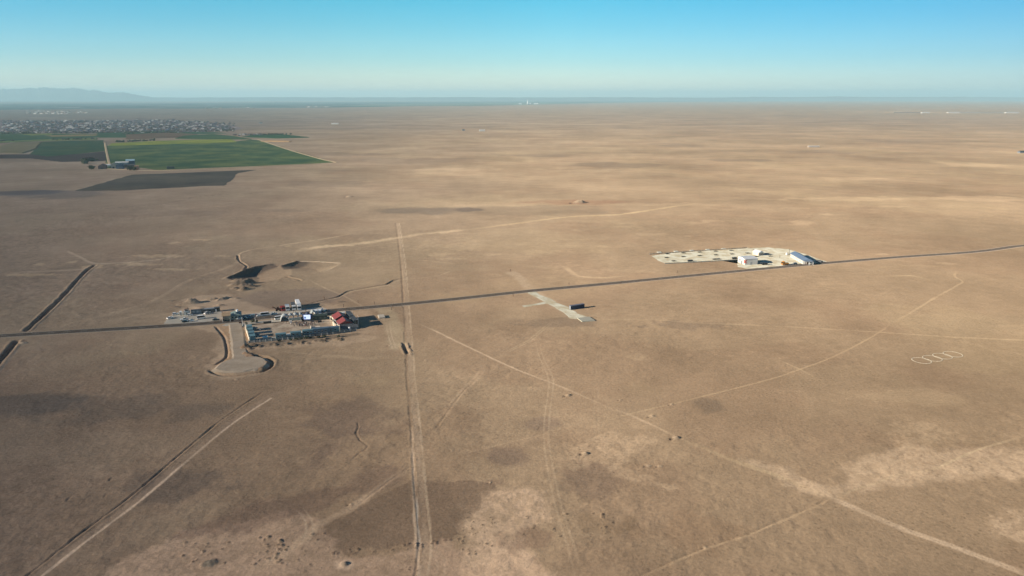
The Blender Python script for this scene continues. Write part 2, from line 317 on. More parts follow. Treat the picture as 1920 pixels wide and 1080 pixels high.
track([(1100, 598), (1230, 600), (1300, 605), (1400, 609), (1560, 617), (1650, 623), (1760, 630), (1920, 638), (2050, 642)], 2.0, soil(184, 160, 124), .6, rough=.5, seed=23)
track([(1465, 677), (1500, 692), (1535, 712)], 1.4, soil(182, 158, 122), .7, seed=24, fade=5)
track([(1560, 936), (1610, 916), (1640, 908), (1680, 892), (1750, 880), (1830, 845), (1930, 815)], 1.6, soil(190, 168, 132), .6, rough=.6, seed=25, off=0)
WEST2 = [(1180, 1092), (1250, 1060), (1320, 1030), (1400, 1005), (1440, 988), (1500, 962), (1560, 937)]
track(WEST2, 1.4, soil(182, 156, 122), .7, rough=.9, seed=26); ditch([(x, y - 3) for x, y in WEST2], .9, .12, .05, 14, ragged=1.3)
track([(770, 880), (735, 898), (690, 930), (640, 962), (600, 982), (545, 1030), (480, 1070), (420, 1100)], 4.6, soil(178, 152, 122), .8, rough=.6, seed=27)
ditch([(775, 872), (740, 895), (700, 925), (665, 952)], 1.0, .12, .05, 15, ragged=1)
track([(560, 952), (578, 975), (580, 1000), (566, 1030)], .8, soil(186, 164, 134), .7, twin=1.1, seed=28, fade=6)
track([(790, 1030), (812, 1036), (826, 1052), (826, 1075), (820, 1100)], .9, soil(192, 168, 138), .75, twin=1.2, seed=29, fade=4)
track([(875, 1022), (905, 1042), (922, 1065), (930, 1100)], .9, soil(188, 164, 132), .65, twin=1.2, seed=30)
track([(1125, 640), (1120, 700), (1118, 780), (1122, 850)], .8, soil(170, 148, 118), .4, twin=1.0, seed=31)
track([(60, 626), (110, 612), (200, 590), (290, 562), (345, 530), (380, 517), (430, 500), (450, 487), (462, 474)], 1.7, soil(168, 144, 116), .7, twin=1.1, seed=32)
track([(455, 488), (448, 480), (452, 474), (480, 467), (560, 455), (620, 446), (668, 436)], 3.0, soil(186, 160, 126), .8, rough=.6, seed=33)
track([(452, 488), (462, 497), (458, 505)], 2.2, soil(176, 150, 120), .7, seed=34); ditch([(446, 478), (447, 486), (452, 492), (463, 499), (457, 507)], 2.2, .8, .3, 16)
track([(540, 475), (600, 463), (680, 456), (745, 446), (800, 438), (860, 432), (900, 428)], 14, soil(182, 158, 124), .75, rough=1.1, seed=35, fade=40)
track([(880, 430), (960, 420), (1060, 407), (1120, 404), (1170, 401), (1250, 389), (1310, 381)], 9, soil(186, 160, 122), .7, rough=.9, seed=36, fade=50)
track([(470, 596), (560, 577), (610, 563), (640, 557), (655, 548), (690, 541), (730, 534), (745, 526), (770, 523), (820, 517), (850, 507), (880, 503)], 2.2, soil(176, 152, 120), .65, rough=.6, seed=37)
ditch([(580, 569), (635, 556), (650, 547), (690, 539), (725, 533), (737, 526), (755, 522)], 2.0, .55, .2, 17, ragged=1)
track([(575, 522), (610, 540), (645, 555), (680, 575), (700, 590)], 1.8, soil(178, 154, 122), .6, seed=38)
track([(757, 486), (810, 490), (862, 496)], 4.5, soil(178, 154, 120), .45, seed=39); track([(1038, 498), (1058, 500), (1070, 510), (1085, 518), (1130, 521), (1180, 516)], 6, soil(180, 154, 120), .6, seed=40)
track([(1050, 500), (1075, 516)], 1.6, GREYB, .5, seed=41)
track([(90, 404), (160, 394), (290, 384), (350, 374), (372, 368), (480, 362), (520, 358)], 3.0, soil(74, 66, 60), .7, rough=.6, seed=42)
track([(0, 512), (80, 509), (150, 505), (180, 500)], 7, soil(160, 140, 116), .6, seed=43, rough=1); track([(120, 468), (150, 482), (185, 494), (300, 486), (345, 471)], 4, soil(158, 138, 114), .6, seed=44)
track([(1615, 513), (1650, 502), (1700, 498), (1780, 500), (1880, 505)], 4, soil(140, 120, 92), .6, seed=45); track([(1660, 518), (1710, 517), (1750, 528)], 5, soil(182, 160, 122), .5, seed=46)
track([(180, 612), (260, 590), (330, 575), (350, 570)], 1.4, soil(165, 142, 116), .5, seed=47); track([(0, 735), (120, 690), (300, 640)], 2, soil(132, 114, 94), .3, seed=48)
track([(700, 577), (716, 582), (724, 600), (734, 630), (742, 660)], 7, soil(166, 148, 118), .6, rough=.7, seed=49, fade=8); track([(724, 575), (736, 592), (748, 625), (756, 655)], 8, soil(162, 144, 114), .6, rough=.7, seed=50, fade=8)
track([(727, 605), (732, 632), (740, 655)], .9, soil(190, 168, 138), .8, twin=1.1, seed=51, fade=5)
track([(955, 508), (975, 522), (1000, 546), (1030, 565), (1055, 580), (1083, 600)], 11, soil(170, 148, 120), .6, rough=.4, seed=52, fade=6)
track([(560, 678), (620, 668), (700, 672), (720, 650)], 5, soil(168, 146, 116), .4, seed=53); track([(500, 655), (560, 662), (640, 668)], 2, soil(172, 150, 120), .4, seed=54)
# cracked shrinkage gully in the scrub, and grooves
ditch([(670, 788), (672, 800), (668, 812), (676, 826), (690, 838), (672, 850), (660, 862)], .9, .2, .05, 20, ragged=1.6)
# --- quarry pit north of the yard : sheer on the north-west, ramping out to the south-east
NWR = UU([(425, 522), (438, 517), (455, 509), (475, 502), (497, 497), (507, 496), (513, 499)]); SER = UU([(428, 523), (455, 524), (480, 522), (500, 512), (516, 502)])
def pit(rim_px, depth, steep=1.3):
    rim = UU(rim_px); idx = sel(rim, 3); idx = idx[inside(idx, rim)]
    return idx, rim
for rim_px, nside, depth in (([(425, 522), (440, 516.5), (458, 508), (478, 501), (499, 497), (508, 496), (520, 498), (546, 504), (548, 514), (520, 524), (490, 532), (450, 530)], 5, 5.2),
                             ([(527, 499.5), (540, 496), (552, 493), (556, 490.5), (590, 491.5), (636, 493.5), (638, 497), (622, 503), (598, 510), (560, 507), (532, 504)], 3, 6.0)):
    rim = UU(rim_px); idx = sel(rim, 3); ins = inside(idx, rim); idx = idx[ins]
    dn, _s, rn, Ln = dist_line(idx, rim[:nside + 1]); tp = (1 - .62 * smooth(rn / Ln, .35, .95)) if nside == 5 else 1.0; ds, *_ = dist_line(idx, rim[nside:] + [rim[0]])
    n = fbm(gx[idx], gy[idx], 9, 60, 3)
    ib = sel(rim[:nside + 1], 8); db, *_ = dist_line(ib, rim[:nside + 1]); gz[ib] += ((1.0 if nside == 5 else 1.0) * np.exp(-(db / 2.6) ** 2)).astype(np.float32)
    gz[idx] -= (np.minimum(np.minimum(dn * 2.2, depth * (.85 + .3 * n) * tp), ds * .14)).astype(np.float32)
    paint(idx, (1 - smooth(dn, 9, 17)) * .8, soil(78, 68, 60))  # floor below the steep wall darkened, cast shade painted in
track([(558, 490), (600, 491), (637, 493.5)], 2.6, soil(206, 180, 146), .9, fade=0, seed=61); track([(637, 494), (620, 504), (598, 512)], 2.4, soil(196, 170, 136), .6, seed=62); track([(436, 534), (470, 522), (500, 515), (530, 517)], 3, soil(180, 156, 126), .45, seed=63)  # far and east rims paled: sunlit pit walls painted into the soil
ditch([(534, 518), (545, 521), (556, 523), (566, 526)], 2.6, 1.1, .4, 64)
for a, b, r, h, st, an in [(455, 533, 4.2, 3.0, 2.0, 30), (462, 538, 3.0, 2.4, 2.2, 10), (450, 528, 2.5, 2.2, 2.5, -10), (470, 530, 2.2, 1.8, 1.8, 0), (458, 543, 2.4, 2.0, 1.5, 40), (440, 541, 1.8, 1.0, 1.5, 0), (362, 568, 3.0, 2.8, 1.4, 10), (352, 570, 2.6, 1.2, 1.5, 0), (342, 571, 2.2, .9, 1.5, 0), (396, 562, 1.6, 1.3, 3.2, 30), (418, 561, 1.7, 1.5, 3.0, 55), (372, 577, 1.6, .8, 2.5, 0),
        (440, 560, 1.8, .8, 2, 0), (412, 573, 1.6, .9, 2.2, 10), (330, 576, 1.4, .6, 2.4, 0), (320, 565, 1.2, .5, 3, 10), (600, 573, 1.4, .5, 2, 0), (640, 566, 1.5, .5, 2, 0)]:
    mound(a, b, r * 1.1, h * 1.15, st, an, seed=int(a), c=soil(104, 90, 76))
patch([(340, 583), (350, 560), (420, 552), (470, 570), (520, 580), (530, 590), (430, 590)], soil(160, 138, 112), .6, 3, 4, 10, 70)
patch([(305, 604), (320, 592), (350, 580), (420, 578), (470, 585), (600, 570), (670, 580), (700, 590), (700, 625), (690, 640), (560, 652), (470, 655), (455, 690), (500, 700), (440, 712), (390, 700), (400, 660), (400, 625), (330, 612)], soil(168, 144, 116), .55, 3, 5, 12, 71)
patch([(408, 612), (440, 606), (452, 650), (452, 690), (420, 696), (402, 690), (424, 668), (426, 640)], soil(160, 126, 90), .5, 1.5, 2.5, 8, 72)
patch([(455, 612), (470, 625), (480, 645), (476, 660), (462, 640)], soil(150, 122, 92), .7, 1.5, 3, 6, 73, speck=.3)
# ditch west of the turnaround and its crescent on the east, shade painted along both
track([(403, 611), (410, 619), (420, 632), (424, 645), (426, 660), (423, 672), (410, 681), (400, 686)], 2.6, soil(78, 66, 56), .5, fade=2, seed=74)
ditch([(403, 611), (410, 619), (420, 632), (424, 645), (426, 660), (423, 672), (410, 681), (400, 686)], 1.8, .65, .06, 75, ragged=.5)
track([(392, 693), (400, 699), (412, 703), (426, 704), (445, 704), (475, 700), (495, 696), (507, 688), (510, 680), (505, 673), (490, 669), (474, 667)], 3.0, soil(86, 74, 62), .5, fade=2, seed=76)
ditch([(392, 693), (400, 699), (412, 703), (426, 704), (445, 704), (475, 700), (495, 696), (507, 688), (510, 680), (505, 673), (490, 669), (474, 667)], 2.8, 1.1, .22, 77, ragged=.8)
for a, b, r, h in [(456, 653, 1.6, 1.2), (463, 652, 1.8, 1.5), (461, 664, 1.6, 1.3), (468, 667, 1.8, 1.5), (474, 669, 1.2, 1.0), (500, 681, 1.2, 1.0), (489, 692, 1.4, 1.0), (468, 655, 1.2, .9)]: mound(a, b, r, h, 1.4, 20, int(a * b) % 97, soil(120, 98, 78))
# rubble and scrub line below the compound's south wall
for i in range(40):
    t = random.random(); a = 462 + t * 180; b = 648 - t * 14 + random.uniform(-2, 5)
    mound(a, b, random.uniform(.6, 1.5), random.uniform(.3, .9), random.uniform(1, 2), random.uniform(0, 180), i, soil(*random.choice([(84, 72, 58), (150, 126, 100), (110, 94, 74)])))
patch([(460, 640), (560, 634), (660, 624), (670, 630), (600, 640), (540, 646), (465, 652)], soil(96, 84, 70), .7, 1.5, 3, 6, 80, speck=.3)
# spoil heaps and small scrapes scattered over the plain
for a, b, r, h in [(1066, 741, 1.3, 1.1), (1163, 729, .6, .5), (1163, 750, .8, .6), (1259, 758, 1.0, .7), (1223, 780, 1.2, .8), (1268, 821, 1.6, 1.1), (1098, 850, 1.4, 1.1), (1216, 873, 1.2, .5), (1237, 874, 1.0, .4), (1087, 380, 7, 4.0), (655, 369, 4, 2), (43, 644, 2.0, 1.1), (848, 845, .7, .4), (919, 905, .6, .6), (443, 712, .8, .6), (1562, 708, .6, .5),
        (731, 648, .9, .6), (690, 674, .7, .5), (798, 675, .9, .5), (770, 664, 1.3, .9), (658, 946, .7, .5), (1322, 1026, .7, .5), (640, 632, 1.3, 1.0)]:
    k_ = 1 if b < 500 else .62; mound(a, b, r * (1 if b < 500 else .8), h * k_, 1.3, 20, int(a), soil(166, 144, 116)); X0, Y0 = U(a, b); mound(X0 - r * 1.6, Y0 - r * .7, r * .55, -h * .6 * k_, 1, 0, int(b), soil(84, 70, 58), world=True)
# low round heap ringed with pale clay
blob(646, 1057, 20, 12, soil(192, 166, 136), .7, 90); mound(646, 1057, 1.2, .6, 1, 0, 5, soil(132, 116, 96)); mound(393, 1057, 2.0, .5, 1.3, 30, 5, soil(104, 96, 82))
for a, b in [(135, 938), (205, 931), (215, 900)]: ditch([(a - 8, b + 3), (a - 9, b - 1), (a - 2, b - 5), (a + 6, b - 5)], .9, .4, .1, int(a))
# low tufts of scrub along the edges of the clay
def tufts(n, x0, x1, y0, y1, r0, r1, seed):
    rd = random.Random(seed)
    for i in range(n):
        a = rd.uniform(x0, x1); b = y0 + (y1 - y0) * rd.random(); r = rd.uniform(r0, r1)
        mound(a, b, r * .75, r * rd.uniform(.3, .6), rd.uniform(1, 1.6), rd.uniform(0, 180), i, soil(100, 86, 68))
tufts(46, 330, 620, 1000, 1060, .22, .6, 1); tufts(30, 850, 930, 960, 1040, .2, .45, 2); tufts(24, 485, 545, 1005, 1060, .3, .8, 3); tufts(40, 980, 1150, 960, 1010, .25, .6, 4); tufts(20, 760, 790, 880, 1080, .2, .4, 5)
rd = random.Random(9)
for i in range(40):
    t = rd.random(); a = 600 + t * 270; b = 1040 - t * 26 + rd.uniform(-5, 5); mound(a, b, rd.uniform(.2, .5), .3, 1.2, 0, i, soil(100, 82, 66))
# gentle hummocks (kept off the built ground)
built = np.zeros(NV, np.float32)
for cx, cy, rx, ry in ((-160, 490, 120, 62), (190, 690, 130, 62), (30, 520, 60, 60), (254, 412, 40, 20)):
    q = ((gx - cx) / rx) ** 2 + ((gy - cy) / ry) ** 2; built = np.maximum(built, 1 - smooth(q, .8, 1.5))
road_c = [(-900, 330), (-332.8, 452.1), (-235.3, 473.9), (-91.4, 523.8), (17.1, 567.4), (289, 666.8), (480.5, 725.8), (535, 750.5), (900, 860)]
idr = np.nonzero(near)[0]; dr, *_ = dist_line(idr, road_c); built[idr] = np.maximum(built[idr], 1 - smooth(dr, 9, 20))
hum = (fbm(gx[idr], gy[idr], 4.2, 201, 3) - .5) * .34 * smooth(fbm(gx[idr], gy[idr], 70, 205, 3), .35, .62) + (fbm(gx[idr], gy[idr], 26, 207, 3) - .5) * .55
gz[idr] += (hum * (1 - built[idr]) * (1 - smooth(gy[idr], 900, 1250))).astype(np.float32)
far_ = np.nonzero((gy > 6000))[0]

fg = smooth(gy, 1500, 5200)[:, None]; col[:] = col * (1 - fg * .34) + np.array(soil(112, 108, 108)) * fg * .22  # far soil greyed with distance, standing in for thicker haze
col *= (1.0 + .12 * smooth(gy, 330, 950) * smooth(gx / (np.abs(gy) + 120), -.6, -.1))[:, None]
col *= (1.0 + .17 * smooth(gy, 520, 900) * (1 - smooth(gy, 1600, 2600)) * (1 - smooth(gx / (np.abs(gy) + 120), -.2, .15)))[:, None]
col *= (1.0 + .67 * (1 - smooth(gx / (np.abs(gy) + 120), -.75, .42)))[:, None]  # sun side lightened in the colour, offsetting the rough-diffuse shading
me = bpy.data.meshes.new('ground')
me.vertices.add(NV); me.vertices.foreach_set('co', np.stack([gx, gy, gz], 1).astype(np.float32).ravel())
nq = (NJ - 1) * (NC - 1)
a = (np.arange(NJ - 1)[:, None] * NC + np.arange(NC - 1)[None, :]).ravel()
quads = np.stack([a, a + 1, a + 1 + NC, a + NC], 1).astype(np.int32)
me.loops.add(nq * 4); me.polygons.add(nq)
me.loops.foreach_set('vertex_index', quads.ravel()); me.polygons.foreach_set('loop_start', np.arange(0, nq * 4, 4, dtype=np.int32))
me.polygons.foreach_set('use_smooth', np.ones(nq, bool))
me.update(); ca = me.attributes.new('soil', 'FLOAT_COLOR', 'POINT')
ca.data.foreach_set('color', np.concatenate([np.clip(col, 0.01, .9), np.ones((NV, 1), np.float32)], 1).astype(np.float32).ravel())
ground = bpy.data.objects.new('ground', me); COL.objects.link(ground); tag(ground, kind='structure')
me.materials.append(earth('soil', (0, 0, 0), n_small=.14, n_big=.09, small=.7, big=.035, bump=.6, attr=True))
def ground_z(x, y):
    j = int(np.searchsorted(ys, y)); j = min(max(j, 1), NJ - 1); row = slice(j * NC, (j + 1) * NC)
    i = int(np.searchsorted(gx[row], x)); return float(gz[j * NC + min(i, NC - 1)])

# ------------------------------------------------------------------ haze : still air over the plain
hz = bpy.data.meshes.new('haze'); bm = bmesh.new(); bmesh.ops.create_cube(bm, size=1)
for v in bm.verts: v.co = (v.co.x * 150000, v.co.y * 150000, -9 + (v.co.z + .5) * 668)
bm.to_mesh(hz); bm.free(); hazeo = bpy.data.objects.new('haze', hz); COL.objects.link(hazeo); tag(hazeo, 'thin pale haze lying over the whole plain', 'haze', kind='stuff')
m = bpy.data.materials.new('haze'); m.use_nodes = True; t = m.node_tree; t.nodes.remove(t.nodes['Principled BSDF'])
pv = t.nodes.new('ShaderNodeVolumePrincipled'); pv.inputs['Density'].default_value = 4.2e-5; pv.inputs['Color'].default_value = (.56, .87, .97, 1); pv.inputs['Anisotropy'].default_value = 0.0
t.links.new(pv.outputs[0], t.nodes['Material Output'].inputs['Volume']); hz.materials.append(m)
# ================================================================== mesh building
class MB:
    def __init__(s): s.v = []; s.f = []; s.m = []
    def face(s, pts, mi=0):
        k = len(s.v); s.v += [tuple(p) for p in pts]; s.f.append(tuple(range(k, k + len(pts)))); s.m.append(mi)
    def hull(s, bot, top, mi=0, mt=None):
        """closed prism between two rings of equal length"""
        k = len(s.v); n = len(bot); s.v += [tuple(p) for p in bot] + [tuple(p) for p in top]
        s.f.append(tuple(k + n - 1 - i for i in range(n))); s.m.append(mi)
        s.f.append(tuple(k + n + i for i in range(n))); s.m.append(mi if mt is None else mt)
        for i in range(n):
            j = (i + 1) % n; s.f.append((k + i, k + j, k + n + j, k + n + i)); s.m.append(mi)
    def box(s, x0, x1, y0, y1, z0, z1, mi=0, mt=None, tx=0, ty=0):
        s.hull([(x0, y0, z0), (x1, y0, z0), (x1, y1, z0), (x0, y1, z0)], [(x0 + tx, y0 + ty, z1), (x1 - tx, y0 + ty, z1), (x1 - tx, y1 - ty, z1), (x0 + tx, y1 - ty, z1)], mi, mt)
    def prism(s, prof, y0, y1, mi=0):
        """profile in x,z (anticlockwise seen from -y) swept along y"""
        s.hull([(x, y0, z) for x, z in prof], [(x, y1, z) for x, z in prof], mi)
    def cyl(s, p, q, r0, r1=None, n=10, mi=0):
        p = Vector(p); q = Vector(q); r1 = r0 if r1 is None else r1; a = (q - p).normalized()
        u = a.orthogonal().normalized(); w_ = a.cross(u)
        s.hull([p + r0 * (math.cos(2 * math.pi * i / n) * u + math.sin(2 * math.pi * i / n) * w_) for i in range(n)],
               [q + r1 * (math.cos(2 * math.pi * i / n) * u + math.sin(2 * math.pi * i / n) * w_) for i in range(n)], mi)
    def mesh(s, name, mats):
        me_ = bpy.data.meshes.new(name); me_.from_pydata(s.v, [], s.f)
        for i, m_ in enumerate(mats if isinstance(mats, (list, tuple)) else [mats]): me_.materials.append(m_)
        me_.polygons.foreach_set('material_index', s.m); me_.update()
        b = bmesh.new(); b.from_mesh(me_); bmesh.ops.remove_doubles(b, verts=b.verts, dist=1e-5); bmesh.ops.recalc_face_normals(b, faces=b.faces); b.to_mesh(me_); b.free()
        return me_
    def build(s, name, mats, parent=None, loc=None, rz=0):
        o = bpy.data.objects.new(name, s.mesh(name, mats)); COL.objects.link(o)
        if parent: o.parent = parent
        if loc: o.location = loc
        if rz: o.rotation_euler.z = R(rz)
        return o
def thing(name, label, cat, x, y, rz=0, group=None, z=None):
    o = bpy.data.objects.new(name, None); COL.objects.link(o); o.location = (x, y, (0 if z is None else z)); o.rotation_euler.z = R(rz); o.empty_display_size = .5
    return tag(o, label, cat, group)
def copy_tree(o, parent=None):
    c = o.copy(); COL.objects.link(c); c.parent = parent
    for ch in list(o.children): copy_tree(ch, c)
    return c
def at(px, py, z=0.0): return U(px, py, z)
def place(proto, used, px, py, rz, label, group=None, z=None):
    """the first use moves the prototype itself, later ones copy it with its parts"""
    o = proto if id(proto) not in used else copy_tree(proto); used.add(id(proto))
    x, y = at(px, py); o.location = (x, y, z if z is not None else o.location.z); o.rotation_euler.z = R(rz); o['label'] = label
    if group: o['group'] = group
    return o
USED = set()
A = 21.0   # bearing of the highway past the checkpoint

# colours
WHITE = mat('white_paint', (.78, .77, .74), .35, noise=.06, spec=.5); SILVER = mat('silver_paint', (.42, .43, .44), .3, .4, .05); BLACK = mat('black_paint', (.02, .02, .022), .3, noise=.05, spec=.5)
NAVYP = mat('navy_paint', (.02, .035, .08), .35, noise=.05, spec=.5); REDP = mat('dark_red_paint', (.18, .025, .02), .4, noise=.08); TRED = mat('truck_red', (.33, .05, .045), .5, noise=.12); BROWNP = mat('rusty_brown', (.10, .045, .028), .8, noise=.3)
GLASS = mat('dark_glass', (.015, .02, .024), .08, noise=.02, spec=.6); TYRE = mat('tyre_rubber', (.02, .02, .02), .9, noise=.1); CHROME = mat('lamp_glass', (.6, .6, .58), .15, .3, .03); TAIL = mat('tail_lamp', (.3, .02, .02), .3, noise=.03)
TEAL = mat('teal_steel', (.11, .20, .225), .55, noise=.14, scale=.8); TEALD = mat('blue_steel', (.08, .13, .18), .55, noise=.15, scale=.8); NAVY = mat('navy_steel', (.03, .045, .09), .6, noise=.12, scale=.7)
PLAST = mat('white_render', (.66, .63, .57), .9, noise=.09, scale=.4); CREAM = mat('cream_render', (.72, .62, .49), .9, noise=.1, scale=.4); GREYM = mat('grey_sheet', (.23, .24, .25), .6, noise=.12, scale=.6); DGREY = mat('dark_grey_sheet', (.07, .075, .08), .6, noise=.15, scale=.6)
ROOFR = mat('red_roof', (.23, .05, .045), .55, noise=.15, scale=.8); ROOFB = mat('blue_grey_roof', (.17, .24, .34), .5, noise=.1, scale=.5); ROOFG = mat('green_grey_roof', (.17, .22, .20), .6, noise=.14, scale=.5); CONC = mat('concrete', (.42, .40, .35), .9, noise=.12, scale=.5)
WOOD = mat('weathered_wood', (.10, .06, .04), .9, noise=.25, scale=3); STEEL = mat('galvanised_steel', (.5, .5, .49), .45, .5, .06); ORANGE = mat('orange_paint', (.55, .24, .05), .5, noise=.1); FABRIC = mat('grey_fabric', (.26, .29, .29), .85, noise=.1); WFAB = mat('white_fabric', (.8, .78, .72), .85, noise=.05)
SOILM = mat('brown_render', (.20, .13, .09), .95, noise=.2, scale=.6)

# ================================================================== roads and made ground (sheets)
def sheet(name, poly, z, m, jit=0, skirt=1.0, drop=.35, seed=0, step=3.0, kind='structure', label=None, cat=None):
    """a flat laid surface with a ragged rim that falls away to the soil"""
    rd_ = random.Random(seed); ring = []
    for i in range(len(poly)):
        a = Vector((*poly[i], 0)); b = Vector((*poly[(i + 1) % len(poly)], 0)); n = max(1, int((b - a).length / step))
        for k in range(n): ring.append(a.lerp(b, k / n))
    if jit: ring = [p + Vector((rd_.uniform(-jit, jit), rd_.uniform(-jit, jit), 0)) for p in ring]
    area = sum(ring[i].x * ring[(i + 1) % len(ring)].y - ring[(i + 1) % len(ring)].x * ring[i].y for i in range(len(ring)))
    if area < 0: ring.reverse()
    outr = []
    for i, p in enumerate(ring):
        d = (ring[(i + 1) % len(ring)] - ring[i - 1]).normalized(); outr.append(p + Vector((d.y, -d.x, 0)) * skirt * rd_.uniform(.7, 1.3))
    b = bmesh.new(); top = [b.verts.new((p.x, p.y, z)) for p in ring]; low = [b.verts.new((p.x, p.y, z - drop - .05)) for p in outr]
    f = b.faces.new(top); bmesh.ops.triangulate(b, faces=[f])
    for i in range(len(top)):
        j = (i + 1) % len(top); b.faces.new((low[i], low[j], top[j], top[i]))
    bmesh.ops.recalc_face_normals(b, faces=b.faces)
    me_ = bpy.data.meshes.new(name); b.to_mesh(me_); b.free(); me_.materials.append(m); o = bpy.data.objects.new(name, me_); COL.objects.link(o)
    return tag(o, label, cat, kind=kind)
def ribbon(name, pts, width, z, mats, edge_mat=None, shoulder=1.6, fall=.35, dashed=None):
    P = spline(pts, 8.0); nrm = []
    for i in range(len(P)):
        a = P[max(0, i - 1)]; c = P[min(len(P) - 1, i + 1)]; d = Vector((c[0] - a[0], c[1] - a[1])).normalized(); nrm.append((-d.y, d.x))
    mb = MB()
    def strip(o0, z0, o1, z1, mi):
        for i in range(len(P) - 1):
            (x, y_), (X_, Y_) = P[i], P[i + 1]; (a, b_), (c, d_) = nrm[i], nrm[i + 1]
            mb.face([(x + a * o0, y_ + b_ * o0, z0), (X_ + c * o0, Y_ + d_ * o0, z0), (X_ + c * o1, Y_ + d_ * o1, z1), (x + a * o1, y_ + b_ * o1, z1)], mi)
    h = width / 2
    strip(-h, z, h, z, 0); strip(-h - shoulder, z - fall, -h, z, 1); strip(h, z, h + shoulder, z - fall, 1)
    return mb.build(name, mats), P, nrm
ASPH = earth('asphalt', soil(92, 82, 72), n_small=.08, n_big=.10, small=1.5, big=.06, bump=.1)
SHOUL = earth('gravel_shoulder', soil(160, 142, 118), n_small=.14, n_big=.12, small=1.2, big=.1, bump=.3)
APRON = earth('pale_concrete', soil(186, 176, 156), n_small=.07, n_big=.12, small=.6, big=.08, bump=.1)
GRAVEL = earth('pale_gravel', soil(192, 188, 166), n_small=.10, n_big=.10, small=1.0, big=.07, bump=.25, col2=soil(170, 158, 130))
PADG = earth('turnaround_gravel', soil(178, 160, 136), n_small=.08, n_big=.10, small=.9, big=.09, bump=.2, col2=soil(168, 150, 126))
YARD = earth('yard_earth', soil(190, 172, 146), n_small=.10, n_big=.12, small=.7, big=.08, bump=.3, col2=soil(152, 132, 110))
LANE = mat('white_road_paint', (.55, .53, .48), .8, noise=.2)
RD = UU([(-420, 655), (-150, 639), (0, 630), (150, 621), (310, 611.5), (415, 604), (530, 592), (612, 583), (730, 573), (860, 560), (1000, 545), (1150, 531), (1300, 516.5), (1420, 505), (1540, 494), (1680, 482.5), (1800, 474.5), (1856, 469), (1890, 464), (1925, 460), (2050, 450), (2300, 432), (2700, 410)])
road, RP, RN = ribbon('road', RD, 7.4, .10, [ASPH, SHOUL], shoulder=2.6, fall=.22); tag(road, kind='structure')
mb = MB()
for off in (-3.35, 3.35):
    for i in range(len(RP) - 1):
        (x, y_), (X_, Y_) = RP[i], RP[i + 1]; (a, b_), (c, d_) = RN[i], RN[i + 1]
        mb.face([(x + a * (off - .07), y_ + b_ * (off - .07), .105), (X_ + c * (off - .07), Y_ + d_ * (off - .07), .105), (X_ + c * (off + .07), Y_ + d_ * (off + .07), .105), (x + a * (off + .07), y_ + b_ * (off + .07), .105)])
for i in range(0, len(RP) - 1):
    (x, y_), (X_, Y_) = RP[i], RP[i + 1]; (a, b_) = RN[i]; X2 = x + (X_ - x) * .45; Y2 = y_ + (Y_ - y_) * .45
    mb.face([(x - a * .07, y_ - b_ * .07, .105), (X2 - a * .07, Y2 - b_ * .07, .105), (X2 + a * .07, Y2 + b_ * .07, .105), (x + a * .07, y_ + b_ * .07, .105)])
tag(mb.build('road_markings', LANE), kind='structure')
sheet('pavement', UU([(308, 607), (316, 596), (330, 586), (360, 583), (414, 582), (419, 590), (434, 591), (470, 588), (515, 583), (600, 576), (612, 579), (604, 584), (545, 592), (470, 599), (415, 605)]), .06, APRON, jit=.25, skirt=.8, drop=.1, seed=1)
sheet('forecourt', UU([(416, 611), (425, 607), (470, 604), (530, 598), (560, 594), (615, 585), (640, 583), (660, 584), (622, 588), (560, 600), (500, 606), (450, 611)]), .06, APRON, jit=.25, skirt=.8, drop=.1, seed=2)
sheet('yard', UU([(457, 612), (500, 607), (560, 601), (620, 592), (640, 610), (600, 622), (540, 631), (478, 640), (466, 630)]), .05, YARD, jit=.3, skirt=.8, drop=.1, seed=3)
sheet('gravel_road', UU([(431, 609), (452, 607), (455, 620), (457, 640), (461, 660), (464, 676), (440, 678), (438, 660), (436, 640), (433, 620)]), .42, PADG, jit=.25, skirt=1.8, drop=.5, seed=4)
pd = UU([(405, 694), (412, 686), (425, 679), (440, 674), (462, 672), (480, 671), (492, 674), (499, 680), (497, 687), (486, 692), (465, 695.5), (440, 698), (420, 698)])
sheet('turnaround', spline(pd + [pd[0]], 5)[:-1], .9, PADG, jit=.2, skirt=2.4, drop=1.0, seed=5)
sheet('gravel_yard', UU([(1222, 480), (1260, 474.5), (1330, 470), (1400, 466), (1440, 464), (1478, 467.5), (1508, 476), (1532, 485), (1556, 493), (1500, 497), (1440, 501.5), (1400, 503.5), (1384, 500), (1384, 487.5), (1320, 491), (1250, 494.8), (1236, 489)]), .07, GRAVEL, jit=.5, skirt=1.5, drop=.12, seed=6)
sheet('gravel_track', UU([(988, 547), (1003, 546), (1012, 553), (1030, 560), (1046, 569), (1066, 576), (1084, 589), (1098, 593), (1084, 598), (1070, 597), (1058, 586), (1036, 573), (1014, 561), (997, 553)]), .09, GRAVEL, jit=.35, skirt=1.4, drop=.14, seed=7)
sheet('gravel_spur', UU([(980, 573.5), (990, 572), (1024, 566), (1030, 568), (1000, 573), (984, 576)]), .06, GRAVEL, jit=.3, skirt=1.2, drop=.1, seed=8)

